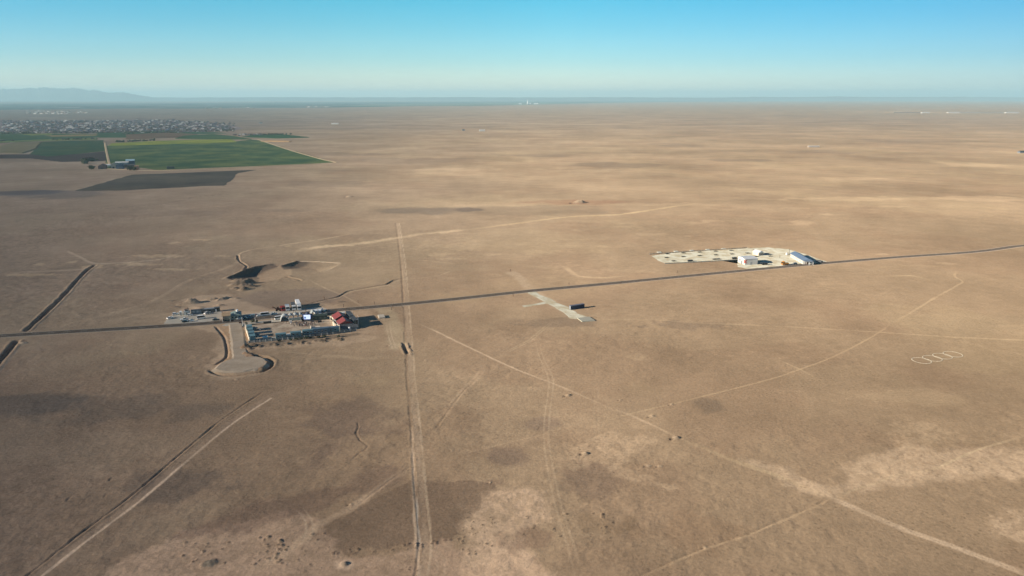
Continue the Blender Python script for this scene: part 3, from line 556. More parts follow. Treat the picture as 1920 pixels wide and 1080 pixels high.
# farmland far out on the plain
def field(px, c, name='field', z=.5, c2=None, seed=0, n=.1):
    m_ = earth('%s_%s' % (name, '_'.join(str(v) for v in c)), tuple(v * 1.0 for v in soil(*c)), n_small=n, n_big=.12, small=.02, big=.006, bump=0, col2=(soil(*c2) if c2 else None))
    return sheet(name, UU(px), z, m_, jit=2.6, skirt=4, drop=z, seed=seed, step=14)
field([(203, 315), (200, 300), (197, 274), (260, 272), (340, 270), (430, 267), (468, 262), (486, 263), (540, 280), (600, 297), (622, 304.5), (560, 308), (470, 311.5), (380, 315), (300, 318.5), (262, 314), (235, 309)], (64, 88, 62), 'green_field', .5, (102, 112, 70))
field([(205, 274), (210, 269), (300, 264.5), (380, 262), (432, 262), (444, 266.5), (380, 269), (300, 271)], (152, 152, 66), 'yellow_field', .9, (118, 130, 60))
field([(58, 289), (80, 266), (130, 264), (192, 263), (195, 283), (150, 288), (90, 294)], (52, 78, 56), 'green_field', .5, (72, 84, 56))
field([(-60, 296), (0, 290), (60, 289.5), (92, 294.5), (150, 288.5), (195, 284), (201, 301), (120, 303.5), (60, 297), (0, 297)], (74, 64, 62), 'ploughed_field', .4)
field([(141, 358), (170, 350), (205, 340), (250, 327.5), (330, 325), (440, 320), (480, 318.5), (440, 325), (432, 336), (418, 347.5), (380, 348.5), (300, 353), (220, 357)], (84, 78, 72), 'ploughed_field', .3, (98, 90, 78))
for i, (p, c, nm) in enumerate([([(-300, 249), (-60, 246), (0, 247.5), (60, 250), (0, 251.5), (-300, 254)], (64, 86, 62), 'green_field'), ([(300, 250.5), (345, 247.5), (400, 248), (425, 250), (380, 251.3)], (70, 92, 66), 'green_field'), ([(0, 262), (88, 258), (180, 258.5), (180, 260), (80, 261.5), (0, 265)], (60, 86, 62), 'green_field'), ([(-200, 256), (0, 252), (100, 251), (210, 252), (195, 257), (60, 260), (-200, 264)], (66, 88, 58), 'green_field'), ([(40, 252), (95, 250.5), (98, 253), (60, 254.5)], (120, 124, 66), 'yellow_field'), ([(84, 254.5), (150, 252.5), (182, 252.5), (180, 255), (100, 257)], (140, 120, 80), 'stubble_field'),
        ([(186, 258), (184, 250), (230, 246), (310, 244.5), (340, 248), (250, 252), (240, 258)], (62, 86, 60), 'green_field'), ([(235, 253), (310, 249), (370, 252), (330, 258), (240, 261)], (112, 90, 72), 'ploughed_field'), ([(330, 260), (345, 255), (400, 252), (440, 256), (470, 261.5), (430, 261.5)], (70, 92, 60), 'green_field'),
        ([(455, 257), (480, 253), (535, 253), (580, 258), (520, 259.5)], (58, 86, 58), 'green_field'), ([(490, 265.5), (505, 264), (545, 265), (540, 266.5)], (196, 156, 110), 'stubble_field'), ([(0, 274), (30, 268), (76, 267), (66, 280), (40, 288), (0, 287)], (124, 112, 84), 'stubble_field'), ([(0, 266), (90, 262), (180, 260), (180, 262), (80, 264.5), (0, 268)], (120, 126, 76), 'yellow_field')]):
    field(p, c, nm, .7 + i * .12, seed=i)
LT = earth('farm_track_soil', soil(188, 164, 130), bump=0)
for i, p in enumerate([[(484, 262), (540, 280.5), (600, 298), (632, 305)], [(197, 268), (200, 285), (206, 312)], [(203, 317), (300, 320), (400, 316), (600, 307)]]):
    q, *_ = ribbon('farm_track', UU(p), 5.5 if i == 0 else 4.5, 1.0, [LT, LT], shoulder=1, fall=.9); tag(q, kind='structure')
for i, (p, c) in enumerate([([(-700, 207), (-700, 196), (0, 196), (300, 194), (300, 203), (0, 206)], (62, 92, 90)), ([(260, 204), (300, 194), (620, 191.5), (980, 190), (1250, 191), (960, 196), (600, 202)], (64, 94, 90)), ([(640, 199.5), (700, 196), (1000, 193), (1100, 194), (900, 198.5)], (110, 128, 110)), ([(1120, 190), (1500, 187), (1750, 187), (1500, 189.5), (1250, 191)], (70, 104, 104)), ([(-500, 189), (0, 188.3), (300, 188), (200, 190), (-500, 191)], (150, 140, 130)), ([(0, 201), (150, 199), (280, 198), (150, 202)], (56, 94, 94))]):
    m_ = earth('far_crops_%d' % i, soil(*c), n_small=.1, n_big=.35, small=.002, big=.0006, bump=0, col2=soil(118, 122, 116)); sheet('far_field', UU(p), 4 + i * 1.5, m_, skirt=20, drop=4 + i, step=400)

# ================================================================== hills on the north-west horizon
def ridge(name, pts, dist, m_, thick=6000, seed=1):
    if name == 'hills': pts = [(a, 150 + (h - 150) * 1.22) for a, h in pts]
    """pts: (compass offset in px from the middle, metres of rise)"""
    b = MB(); rd_ = random.Random(seed); P = []
    for i in range(len(pts) - 1):
        for k in range(10):
            t_ = k / 10; P.append((pts[i][0] + (pts[i + 1][0] - pts[i][0]) * t_, (pts[i][1] + (pts[i + 1][1] - pts[i][1]) * t_) * rd_.uniform(.93, 1.05)))
    P.append(pts[-1]); prev = None
    for a_, h in P:
        ang_ = math.atan((a_ - 960) / FPX); ux, uy = math.sin(ang_), math.cos(ang_)
        prof = [(dist - thick * .25, -8), (dist - thick * .12, h * .35), (dist, h), (dist + thick * .2, h * .6), (dist + thick, -8)]
        ring = [(ux * r / uy * .96, r, z_) for r, z_ in prof]
        if prev:
            for i in range(len(ring) - 1): b.face([prev[i], ring[i], ring[i + 1], prev[i + 1]])
        prev = ring
    return b.build(name, m_)
HILL = earth('hill_rock', (.13, .13, .12), n_small=.2, n_big=.3, small=.01, big=.001, bump=0)
tag(ridge('hills', [(-900, 420), (-500, 500), (-200, 440), (-60, 460), (0, 470), (36, 480), (48, 528), (62, 505), (78, 532), (92, 508), (104, 498), (122, 508), (135, 516), (148, 500), (161, 425), (174, 452), (185, 385), (202, 330), (222, 362), (240, 300), (268, 200), (300, 120)], 36000, HILL), kind='structure')
tag(ridge('far_ridge', [(1180, 90), (1350, 150), (1420, 190), (1500, 175), (1580, 205), (1680, 180), (1800, 190), (1950, 160), (2300, 200), (2700, 140)], 38000, HILL, seed=5), kind='structure')

tag(ridge('low_rise', [(-300, 152), (100, 162), (330, 154), (520, 166), (700, 157), (860, 169), (1000, 160), (1120, 168), (1250, 156), (1400, 150)], 36000, HILL, 5000, 8), kind='structure')
# ================================================================== vehicles
def car_proto(name, cat, paint, L=4.4, W=1.8, H=1.45, kind='saloon'):
    t_ = thing(name, '', cat, 0, 0); h2 = W / 2; l = L / 2
    if kind == 'saloon': low = [(-l, .35), (l, .35), (l, .72), (l - .9, .86), (-l + .75, .92), (-l, .85)]; cab = [(-l + .55, .90), (l - 1.25, .86), (l - 1.9, H), (-l + 1.25, H)]
    elif kind == 'hatch': low = [(-l, .38), (l, .38), (l, .82), (l - .8, .98), (-l, 1.0)]; cab = [(-l + .05, 1.0), (l - 1.1, .97), (l - 1.6, H), (-l + .35, H)]
    elif kind == 'pickup': low = [(-l, .45), (l, .45), (l, .95), (l - 1.1, 1.08), (-l, 1.05)]; cab = [(-l + 1.9, 1.05), (l - 1.2, 1.06), (l - 1.75, H), (-l + 2.2, H)]
    else: low = [(-l, .4), (l, .4), (l, 1.0), (l - .35, 1.25), (-l, 1.25)]; cab = [(-l + .02, 1.25), (l - .4, 1.25), (l - .95, H - .06), (-l + .12, H - .06)]
    b = MB(); b.prism(low, -h2, h2); b.prism([(-.1 + cab[3][0] + .1, H - .02), (cab[2][0] + .02, H - .02), (cab[2][0] - .1, H + .05), (cab[3][0] + .1, H + .05)], -h2 + .18, h2 - .18)
    b.box(l - .02, l + .06, -h2 + .1, h2 - .1, .36, .55); b.box(-l - .06, -l + .02, -h2 + .1, h2 - .1, .36, .55); b.build('body', paint, t_)
    g = MB(); k = len(g.v); n_ = len(cab); bot = [(x, z_) for x, z_ in cab]
    g.hull([(x, -h2 + (.06 if i < 2 else .2), z_) for i, (x, z_) in enumerate(bot)], [(x, h2 - (.06 if i < 2 else .2), z_) for i, (x, z_) in enumerate(bot)]); g.build('window', GLASS, t_)
    for sx in (-1, 1):
        for sy in (-1, 1):
            q = MB(); q.cyl((sx * (l - .85), sy * (h2 - .2), .34), (sx * (l - .85), sy * (h2 + .02), .34), .34, n=14); wq = q.build('wheel', TYRE, t_)
            q = MB(); q.cyl((sx * (l - .85), sy * (h2 + .0), .34), (sx * (l - .85), sy * (h2 + .035), .34), .19, n=10); q.build('rim', STEEL, wq)
    for sy in (-1, 1):
        q = MB(); q.box(l - .02, l + .03, sy * (h2 - .3) - .16, sy * (h2 - .3) + .16, .62, .76); q.build('headlight', CHROME, t_)
        q = MB(); q.box(-l - .03, -l + .02, sy * (h2 - .25) - .13, sy * (h2 - .25) + .13, .68, .82); q.build('tail_light', TAIL, t_)
    return t_
CARS = {
 'wsal': car_proto('parked_car', 'car', WHITE), 'dsal': car_proto('parked_car', 'car', BLACK), 'rsal': car_proto('parked_car', 'car', REDP), 'nsal': car_proto('parked_car', 'car', NAVYP),
 'ssal': car_proto('parked_car', 'car', SILVER), 'what': car_proto('parked_car', 'car', WHITE, 4.0, 1.75, 1.55, 'hatch'), 'shat': car_proto('parked_car', 'car', SILVER, 4.5, 1.85, 1.7, 'hatch'),
 'pick': car_proto('pickup_truck', 'pickup truck', WHITE, 5.2, 1.9, 1.8, 'pickup'), 'van': car_proto('minibus', 'minibus', WHITE, 5.6, 2.0, 2.5, 'van'), 'lvan': car_proto('minibus', 'minibus', WHITE, 6.4, 2.05, 2.5, 'van')}
G1 = 'vehicles parked at the roadside checkpoint'
for k_, px_, py_, rz_, lb_ in [
    ('wsal', 319, 597.5, 52, 'white saloon car alone at the far west end of the car park'),
    ('what', 329, 590.3, 28, 'small white hatchback on the car park corner left of the white kiosk'),
    ('pick', 345.5, 600.5, 24, 'white pickup truck nearest the road at the west end of the car park'),
    ('dsal', 347.5, 604.3, 22, 'black saloon car on the road edge just below the white pickup'),
    ('wsal', 357, 603.2, 20, 'white saloon car on the road edge, right of the black one'),
    ('what', 356.5, 592.2, 18, 'white hatchback parked in front of the guard booth with the mast'),
    ('van', 377.5, 598, 28, 'tall white minibus alone in the middle of the car park'),
    ('what', 388, 588.7, 60, 'white hatchback parked square to the dark cabins behind the car park'),
    ('ssal', 395, 588.3, 20, 'silver saloon car in front of the dark cabins, right of a white hatchback'),
    ('dsal', 405, 600.8, 18, 'black saloon car at the car park end beside the brown wall'),
    ('wsal', 450.5, 599, 20, 'white saloon car on the road right below the green roofed checkpoint office'),
    ('nsal', 460, 597.8, 20, 'navy saloon car on the road just right of the checkpoint office'),
    ('ssal', 472.5, 593.6, 200, 'silver saloon car, first of the queue by the checkpoint office'),
    ('rsal', 479.5, 592.9, 200, 'dark red saloon car in the roadside queue'),
    ('what', 486, 593.4, 200, 'white hatchback in the queue between the dark red car and long minibus'),
    ('lvan', 497.5, 591.8, 20, 'long white minibus in the roadside queue'),
    ('wsal', 514, 589.6, 20, 'white saloon car at the right end of the roadside queue'),
    ('van', 523, 599, 30, 'white minibus on the forecourt just left of the arched shelters'),
    ('shat', 533, 598.8, 40, 'silver off-roader standing between the first arched shelters'),
    ('shat', 605, 586, 20, 'silver off-roader parked beside the far end of the green shed'),
    ('nsal', 613, 584.5, 20, 'navy saloon car on the forecourt above the red roofed building'),
    ('shat', 1490, 496, 200, 'silver off-roader in front of the long blue roofed building'),
]: place(CARS[k_], USED, px_, py_, rz_, lb_, G1 if px_ < 700 else None, z=.10)

def truck(name, px, py, rz, label, cab_m, box_m, L=9.0, Hb=3.7, flat=False, group='trucks lined up north of the road'):
    x, y_ = at(px, py); t_ = thing(name, label, 'truck', x, y_, rz, group, z=.06)
    b = MB(); b.prism([(-.1, .5), (2.0, .5), (2.05, 1.5), (1.85, 2.95), (-.1, 3.05)], -1.25, 1.25); b.box(.1, 1.3, -1.1, 1.1, 3.05, 3.45, tx=.25, ty=.1); b.box(2.0, 2.14, -1.24, 1.24, .45, .95); cb = b.build('cab', cab_m, t_)
    b = MB(); b.face([(2.06, -1.12, 1.6), (2.06, 1.12, 1.6), (1.90, 1.08, 2.75), (1.90, -1.08, 2.75)]); b.build('windscreen', GLASS, cb)
    for sy in (-1, 1):
        b = MB(); b.box(.5, 1.6, sy * 1.27 - .015, sy * 1.27 + .015, 1.65, 2.5); b.build('side_window', GLASS, cb); b = MB(); b.box(1.7, 1.82, sy * 1.5 - .08, sy * 1.5 + .08, 1.7, 2.4); b.build('mirror', DGREY, cb)
        b = MB(); b.box(2.13, 2.18, sy * .95 - .18, sy * .95 + .18, .6, .82); b.build('headlight', CHROME, cb)
    b = MB(); b.box(-L + 2, 0, -.45, .45, .65, .95); b.build('chassis', DGREY, t_)
    b = MB()
    if flat: b.box(-L + 2, -.25, -1.25, 1.25, 1.0, 1.18); b.box(-L + 2, -L + 2.08, -1.25, 1.25, 1.18, 1.9); b.box(-L + 2.1, -.25, -1.25, -1.19, 1.18, 1.9); b.box(-L + 2.1, -.25, 1.19, 1.25, 1.18, 1.9); b.box(-.33, -.25, -1.19, 1.19, 1.18, 2.5); b.build('load_bed', box_m, t_)
    else:
        b.box(-L + 2, -.3, -1.27, 1.27, 1.0, Hb)
        for i in range(int(L / 1.2)): xx = -L + 2.3 + i * 1.15; b.box(xx, xx + .08, -1.30, 1.30, 1.02, Hb - .05) if xx < -.5 else None
        b.build('cargo_box', box_m, t_)
    t_.scale = (1.12, 1.12, 1.12)
    for xx in ([1.1, -L + 3.2, -L + 4.5] + ([-1.6] if L > 10 else [])):
        for sy in (-1, 1): b = MB(); b.cyl((xx, sy * .9, .5), (xx, sy * 1.24, .5), .5, n=14); b.build('wheel', TYRE, t_)
    return t_
truck('tipper_truck', 531, 582.7, -66, 'red tipper truck with an open load bed, first in the truck row', TRED, TRED, 8.0, flat=True)
truck('box_truck', 539.5, 582.2, -68, 'short white box truck parked right of the red tipper', WHITE, SILVER, 6.4, 3.1)
truck('box_truck', 551.3, 581.2, -68, 'white truck with a dark cargo box between the short and tallest trucks', WHITE, DGREY, 9.0, 3.6)
truck('box_truck', 561.2, 581, -68, 'tallest white truck with a long cargo box, right end of the truck row', WHITE, WHITE, 14.0, 4.1)
truck('tipper_truck', 1470, 497.2, 190, 'small orange truck with an open load bed in front of the white hall', ORANGE, ORANGE, 5.6, flat=True, group=None)
# rusty loader beside the red tipper
x, y_ = at(521.5, 583); t_ = thing('wheel_loader', 'rusty brown loader with a raised arm left of the red tipper', 'loader', x, y_, 200, z=.06)
b = MB(); b.box(-2.2, 1.2, -1.1, 1.1, .7, 1.7, tx=.1, ty=.05); b.box(-2.3, -1.2, -1.0, 1.0, 1.6, 2.1, tx=.15); b.build('body', BROWNP, t_); b = MB(); b.box(-.8, .7, -.8, .8, 1.7, 3.0, tx=.15, ty=.1); cb = b.build('cab', BROWNP, t_)
b = MB(); b.box(.69, .73, -.6, .6, 1.9, 2.8); b.build('window', GLASS, cb)
b = MB(); b.cyl((.8, -.7, 1.5), (3.4, -.7, 3.2), .16, n=6); b.cyl((.8, .7, 1.5), (3.4, .7, 3.2), .16, n=6); b.build('arm', BROWNP, t_); b = MB(); b.prism([(3.2, 2.6), (4.3, 2.7), (3.5, 2.95), (3.4, 3.8), (3.2, 3.8)], -1.2, 1.2); b.build('bucket', BROWNP, t_)
for xx in (-1.4, 1.0):
    for sy in (-1, 1): b = MB(); b.cyl((xx, sy * .9, .7), (xx, sy * 1.35, .7), .7, n=14); b.build('wheel', TYRE, t_)

# ================================================================== cabins and containers
def cabin(px, py, rz, L, W, H, m_wall, m_roof, label, name='site_cabin', cat='cabin', group=None, door=None, wins=2, ribs=True, z=.06, door_m=None, win_m=None, roof_over=.12):
    x, y_ = at(px, py); t_ = thing(name, label, cat, x, y_, rz, group, z=z)
    b = MB(); b.box(-L / 2, L / 2, -W / 2, W / 2, 0, H - .12)
    if ribs:
        n_ = int(L / .9)
        for i in range(n_): xx = -L / 2 + (i + .5) * L / n_; b.box(xx - .12, xx + .12, -W / 2 - .05, W / 2 + .05, .12, H - .2)
    b.build('wall', m_wall, t_)
    b = MB(); b.box(-L / 2 - roof_over, L / 2 + roof_over, -W / 2 - roof_over, W / 2 + roof_over, H - .12, H, tx=.05, ty=.05); b.build('roof', m_roof, t_)
    for i in range(wins):
        xx = -L / 2 + L * (i + .7) / (wins + .7); b = MB(); b.box(xx - .55, xx + .55, -W / 2 - .10, -W / 2 - .03, 1.2, 2.1); wn = b.build('window', win_m or GLASS, t_)
        b = MB(); b.box(xx - .65, xx + .65, -W / 2 - .09, -W / 2 - .052, 1.1, 1.19); b.box(xx - .65, xx + .65, -W / 2 - .09, -W / 2 - .052, 2.11, 2.2); b.build('frame', WHITE, wn)
    if door is not None: b = MB(); b.box(door * L - .5, door * L + .5, -W / 2 - .09, -W / 2 - .03, .05, 2.1); b.build('door', door_m or WHITE, t_)
    return t_
gr = 'cabins behind the car park'
cabin(368.5, 587.6, A, 6.8, 3.0, 2.7, GREYM, DGREY, 'grey cabin with two pale windows behind the west of the car park', group=gr, wins=2, win_m=SILVER)
cabin(381.5, 586, A, 3.4, 3.0, 2.7, BLACK, DGREY, 'short black cabin between the grey cabin and the long dark one', group=gr, wins=1)
cabin(393.8, 585, A, 7.2, 3.0, 2.8, DGREY, GREYM, 'long dark grey cabin behind the middle of the car park', group=gr, wins=3)
cabin(407.5, 583.6, A, 3.8, 3.0, 3.0, BLACK, DGREY, 'small black cabin with a white door next to the brown wall', group=gr, wins=0, door=-.2)
cabin(339.6, 590.8, A, 1.5, 1.6, 2.8, WHITE, WHITE, 'narrow white kiosk near the west end of the car park', 'kiosk', 'kiosk', wins=0, ribs=False, door=0, door_m=GREYM)
# guard booth with mast
x, y_ = at(351, 590.3); t_ = thing('guard_booth', 'two storey white guard booth with a brown top and mast beside the car park', 'guard booth', x, y_, A, z=.06)
b = MB(); b.box(-1.9, 1.9, -1.5, 1.5, 0, 2.5); b.build('wall', PLAST, t_); b = MB(); b.box(-2.2, 2.2, -1.8, 1.8, 2.5, 2.7); b.build('roof', GREYM, t_); b = MB(); b.box(-1.2, 1.2, -1.0, 1.0, 2.7, 4.2, 0); lk = b.build('lookout', WHITE, t_)
b = MB(); b.box(-1.0, 1.0, -1.04, -1.0, 3.2, 3.9); b.build('window', GLASS, lk); b = MB(); b.box(-1.5, 1.5, -1.3, 1.3, 4.2, 4.4, tx=.6, ty=.5); b.build('roof', BROWNP, lk); b = MB(); b.cyl((.6, 0, 4.3), (.6, 0, 6.4), .14, .08, n=8); b.build('mast', BROWNP, t_); b = MB(); b.box(-.4, .4, -1.55, -1.5, .05, 2.0); b.build('door', DGREY, t_)
# brown wall and checkpoint office
def wall_line(name, pts, h, th, m_, label, cat='wall', cap=None, gaps=0, z=0, group=None):
    P = [Vector((*p, 0)) for p in pts]; b = MB(); c_ = MB()
    for a, d in zip(P[:-1], P[1:]):
        u = (d - a).normalized(); n_ = Vector((-u.y, u.x, 0)) * th / 2
        b.hull([a - n_ + Vector((0, 0, -.1)), d - n_ + Vector((0, 0, -.1)), d + n_ + Vector((0, 0, -.1)), a + n_ + Vector((0, 0, -.1))], [p + Vector((0, 0, h)) for p in (a - n_, d - n_, d + n_, a + n_)])
    if cap is None: o = b.build(name, m_); return tag(o, label, cat, group)
    t_ = thing(name, label, cat, P[0].x, P[0].y, 0, group); o = b.build('panel', m_, t_); o.location = (-P[0].x, -P[0].y, 0)
    tot = 0
    for a, d in zip(P[:-1], P[1:]):
        n = max(1, int((d - a).length / 3.0))
        for k in range(n + 1):
            p = a.lerp(d, k / n) - P[0]; q = MB(); q.box(p.x - .15, p.x + .15, p.y - .15, p.y + .15, -.1, h + .25); q.build('post', cap, t_); tot += 1
    return t_
wall_line('boundary_wall', [at(416.5, 587), at(418.5, 603.5)], 2.3, .5, SOILM, 'brown rendered wall running down to the road right of the car park')
x, y_ = at(443, 599); t_ = thing('checkpoint_office', 'green roofed checkpoint office with a white tank on its roof', 'office', x, y_, A, z=.06)
b = MB(); b.box(-3.4, 3.4, 0, 9.5, 0, 2.9); b.build('wall', mat('pale_green_render', (.25, .29, .25), .9, noise=.12), t_)
b = MB(); b.hull([(-3.8, -.4, 2.9), (3.8, -.4, 2.9), (3.8, 9.9, 2.9), (-3.8, 9.9, 2.9)], [(-.3, 1.2, 4.0), (.3, 1.2, 4.0), (.3, 8.3, 4.0), (-.3, 8.3, 4.0)]); b.build('roof', ROOFG, t_)
for xx in (-2.2, 0, 2.2): b = MB(); b.box(xx - .5, xx + .5, -.05, -.0, 1.1, 2.2); b.build('window', GLASS, t_)
b = MB(); b.cyl((1.0, 6.5, 3.4), (1.0, 6.5, 5.3), .8, n=14); b.build('water_tank', WHITE, t_)
x, y_ = at(425, 598); t_ = thing('canopy', 'small grey steel canopy over the checkpoint lane by the brown wall', 'canopy', x, y_, A, z=.06)
for xx, yy in ((-2.4, 0), (2.4, 0), (-2.4, -8), (2.4, -8)): b = MB(); b.cyl((xx, yy, 0), (xx, yy, 4.2), .14, n=8); b.build('post', STEEL, t_)
b = MB(); b.box(-2.9, 2.9, -8.5, .5, 4.2, 4.45); b.build('roof', mat('ochre_sheet', (.33, .23, .13), .8, noise=.15), t_)

# four teal cabins end to end by the compound's west wall
pa = Vector((*at(468.2, 620.2), 0)); pb = Vector((*at(474.2, 638.0), 0)); dr_ = (pb - pa).normalized(); brg = math.degrees(math.atan2(dr_.y, dr_.x)); stepd = (pb - pa).length / 3
for i, nm in enumerate(['northernmost of the four teal cabins by the compound west wall', 'second from the north of the four teal cabins by the west wall', 'third from the north of the four teal cabins by the west wall', 'southernmost of the four teal cabins by the west wall']):
    p = pa + dr_ * stepd * i; x = p.x; y_ = p.y; t_ = thing('site_cabin', nm, 'cabin', x, y_, A, 'teal cabins by the west wall', z=.05); D = stepd - 2.3
    b = MB(); b.box(-1.6, 1.6, -D / 2, D / 2, 0, 3.5)
    for k in range(6): yy = -D / 2 + (k + .5) * D / 6; b.box(-1.65, 1.65, yy - .14, yy + .14, .1, 3.15)
    b.build('wall', TEAL, t_); b = MB(); b.box(-1.75, 1.75, -D / 2 - .1, D / 2 + .1, 3.5, 3.68, tx=.06, ty=.06); b.build('roof', TEAL, t_)
    b = MB(); b.box(1.66, 1.70, -.5, .5, .05, 2.1); b.build('door', WHITE, t_)
    for sy in (-1, 1): b = MB(); b.box(1.66, 1.70, sy * 1.6 - .4, sy * 1.6 + .4, 1.1, 2.0); b.build('window', GLASS, t_)
# west parapet wall with a stepped white face
mb = MB(); PW = [Vector((*at(a, b_), 0)) for a, b_ in [(460.5, 614), (461.5, 619), (463.5, 625.5), (465.5, 632), (468, 639)]]
for i in range(4):
    a, d = PW[i], PW[i + 1]; u = (d - a).normalized(); n_ = Vector((-u.y, u.x, 0)) * .25
    for k in range(6):
        p, q = a.lerp(d, k / 6), a.lerp(d, (k + 1) / 6); hh = 1.8 + .6 * math.sin((i * 6 + k) * .55)
        mb.hull([p - n_, q - n_, q + n_, p + n_], [v + Vector((0, 0, hh)) for v in (p - n_, q - n_, q + n_, p + n_)])
tag(mb.build('boundary_wall', CREAM), 'cream wall with a wavy top closing the compound on the west', 'wall')
# southern row
SG = 'cabins along the compound south side'
cabin(527, 633.3, 18, 6.4, 2.8, 3.0, TEAL, TEAL, 'teal cabin at the west end of the south row, standing on its own', group=SG, wins=2)
cabin(555, 630, 18, 6.6, 2.8, 3.0, TEAL, TEAL, 'teal cabin second from the west in the south row', group=SG, wins=2)
cabin(578.3, 626.6, 19, 7.4, 2.8, 3.1, TEAL, TEAL, 'teal cabin in the middle of the south row, left of the long blue one', group=SG, wins=3)
cabin(601.8, 624.3, 19, 10.6, 3.2, 3.5, TEALD, TEALD, 'long blue cabin in the south row with a cream terrace behind it', group=SG, wins=4)
cabin(625.5, 621.6, 19, 7.4, 3.0, 3.3, TEAL, TEALD, 'pale teal cabin at the east end of the south row beside the red roofed building', group=SG, wins=2)
for i, (a, b_, L_, lb_) in enumerate([(540, 630.5, 3.0, 'low cream block between the first two teal cabins of the south row'), (566.5, 626.5, 1.6, 'pale box between the second and third teal cabins of the south row'), (497.5, 634.4, 3.2, 'white box trailer lying south of the four teal cabins')]):
    x, y_ = at(a, b_); t_ = thing('storage_box', lb_, 'storage box', x, y_, 20, z=.05); b = MB(); b.box(-L_ / 2, L_ / 2, -.8, .8, 0, 1.3); b.build('body', PLAST, t_); b = MB(); b.box(-L_ / 2 - .08, L_ / 2 + .08, -.88, .88, 1.3, 1.4); b.build('lid', WHITE, t_)
x, y_ = at(603, 618.5); b = MB(); b.box(-7.2, 5.2, -.9, .9, 0, .5); b.box(-7.2, -6.6, -3.6, .9, .5, 3.4); b.box(-6.6, -.8, -.9, .9, .5, 2.6); o = b.build('terrace', CREAM, None, (x, y_, .05), 19); tag(o, 'cream terrace with a low parapet behind the long blue cabin', 'terrace')
wall_line('fence', [at(466, 643), at(520, 638.5), at(560, 634.5), at(592, 630.5), at(635, 625.5), at(668, 620.5)], 1.3, .16, mat('fence_grey', (.2, .2, .19), .8, noise=.2), 'grey panel fence with posts closing the compound on the south', 'fence', cap=STEEL)

# main red roofed building
fa = Vector((*at(620.5, 600.2), 0)); fb = Vector((*at(637, 621.3), 0)); dv = (fb - fa); LB = dv.length; bB = math.degrees(math.atan2(dv.y, dv.x))
t_ = thing('roadside_restaurant', 'two winged building with red gable roofs and a cream wavy facade', 'building', fa.x, fa.y, bB, z=.05)
# local x runs south along the facade, +y to the east
b = MB(); b.box(.5, LB - 4, .6, 10.5, 0, 3.1); pass; b.box(LB - 4, LB - .6, .8, 12.5, 0, 1.2); b.build('wall', mat('grey_render', (.30, .29, .28), .9, noise=.12), t_)
def gable(x0, x1, y0, y1, z0, z1, over=.5):
    g = MB(); ym = (y0 + y1) / 2
    g.hull([(x0 - over, y0 - over, z0), (x0 - over, y1 + over, z0), (x0 - over, ym, z1)], [(x1 + over, y0 - over, z0), (x1 + over, y1 + over, z0), (x1 + over, ym, z1)])
    for k in range(int((x1 - x0) / .8)): pass
    return g
for x0, x1 in ((1.0, LB * .38), (LB * .55, LB - 4.6)):
    r_ = gable(x0, x1, .8, 9.6, 3.3, 5.8).build('roof', ROOFR, t_); b = MB(); b.box(x0, x1, 1.0, 9.0, 3.1, 3.3); b.build('upper_wall', mat('grey_render', (.30, .29, .28)), t_)
    b = MB(); b.box(x0 - .5, x1 + .5, 5.05, 5.35, 5.75, 5.92); b.build('ridge_cap', ROOFR, r_)
b = MB(); b.box(LB * .38 + .6, LB * .55 - .6, .8, 10.4, 3.1, 3.4)
b.hull([(LB - 4.0, .6, 2.9), (LB - .3, .6, 1.1), (LB - .3, 12.7, 1.1), (LB - 4.0, 12.7, 2.9)], [(LB - 4.0, .6, 3.08), (LB - .3, .6, 1.3), (LB - .3, 12.7, 1.3), (LB - 4.0, 12.7, 3.08)])
for k in range(10): b.hull([(LB - 4.0, 1.4 + k * 1.1, 3.07), (LB - .3, 1.4 + k * 1.1, 1.29), (LB - .3, 1.5 + k * 1.1, 1.29), (LB - 4.0, 1.5 + k * 1.1, 3.07)], [(LB - 4.0, 1.4 + k * 1.1, 3.17), (LB - .3, 1.4 + k * 1.1, 1.4), (LB - .3, 1.5 + k * 1.1, 1.4), (LB - 4.0, 1.5 + k * 1.1, 3.17)]); b.build('lean_to_roof', GREYM, t_)
b = MB(); b.box(LB * .38 + .6, LB * .55 - .6, 10.4, 12.4, 0, 3.6); b.build('flat_roof', GREYM, t_)
for x0, x1 in ((.6, LB * .44), (LB * .52, LB - 3.4)):
    b = MB(); b.box(x0, x1, 10.5, 13.2, 0, 5.0); gb_ = b.build('glazed_bay', mat('bay_dark', (.035, .045, .05), .4, noise=.1), t_)
    b = MB(); b.box(x0 - .3, x1 + .3, 10.3, 13.5, 5.0, 5.2); b.build('roof', DGREY, gb_)
    for k in range(5): xx = x0 + .3 + k * (x1 - x0 - .6) / 4; b = MB(); b.box(xx - .13, xx + .13, 13.2, 13.4, 0, 5.0); b.build('column', WHITE, gb_)
b = MB(); n_ = 40
for k in range(n_):
    x0 = -.8 + (LB + 1.6) * k / n_; x1 = -.8 + (LB + 1.6) * (k + 1) / n_; q = k / n_; hh = 2.2 + .9 * abs(math.sin(q * math.pi * 3)) + (.6 if q < .06 or q > .86 else 0); yy = -.5 + .9 * math.sin(q * math.pi * 3.0)
    b.box(x0, x1 + .02, yy, yy + .45, 0, hh)
fc = b.build('facade', CREAM, t_)
for k in range(6): xx = 2.2 + k * (LB - 4.5) / 5; b = MB(); b.box(xx - .6, xx + .6, -.75, .9, 1.0, 2.3); b.build('window', GLASS, t_)
b = MB(); b.box(LB * .46, LB * .46 + 1.2, 12.4, 12.46, .05, 2.1); b.build('door', WOOD, t_)
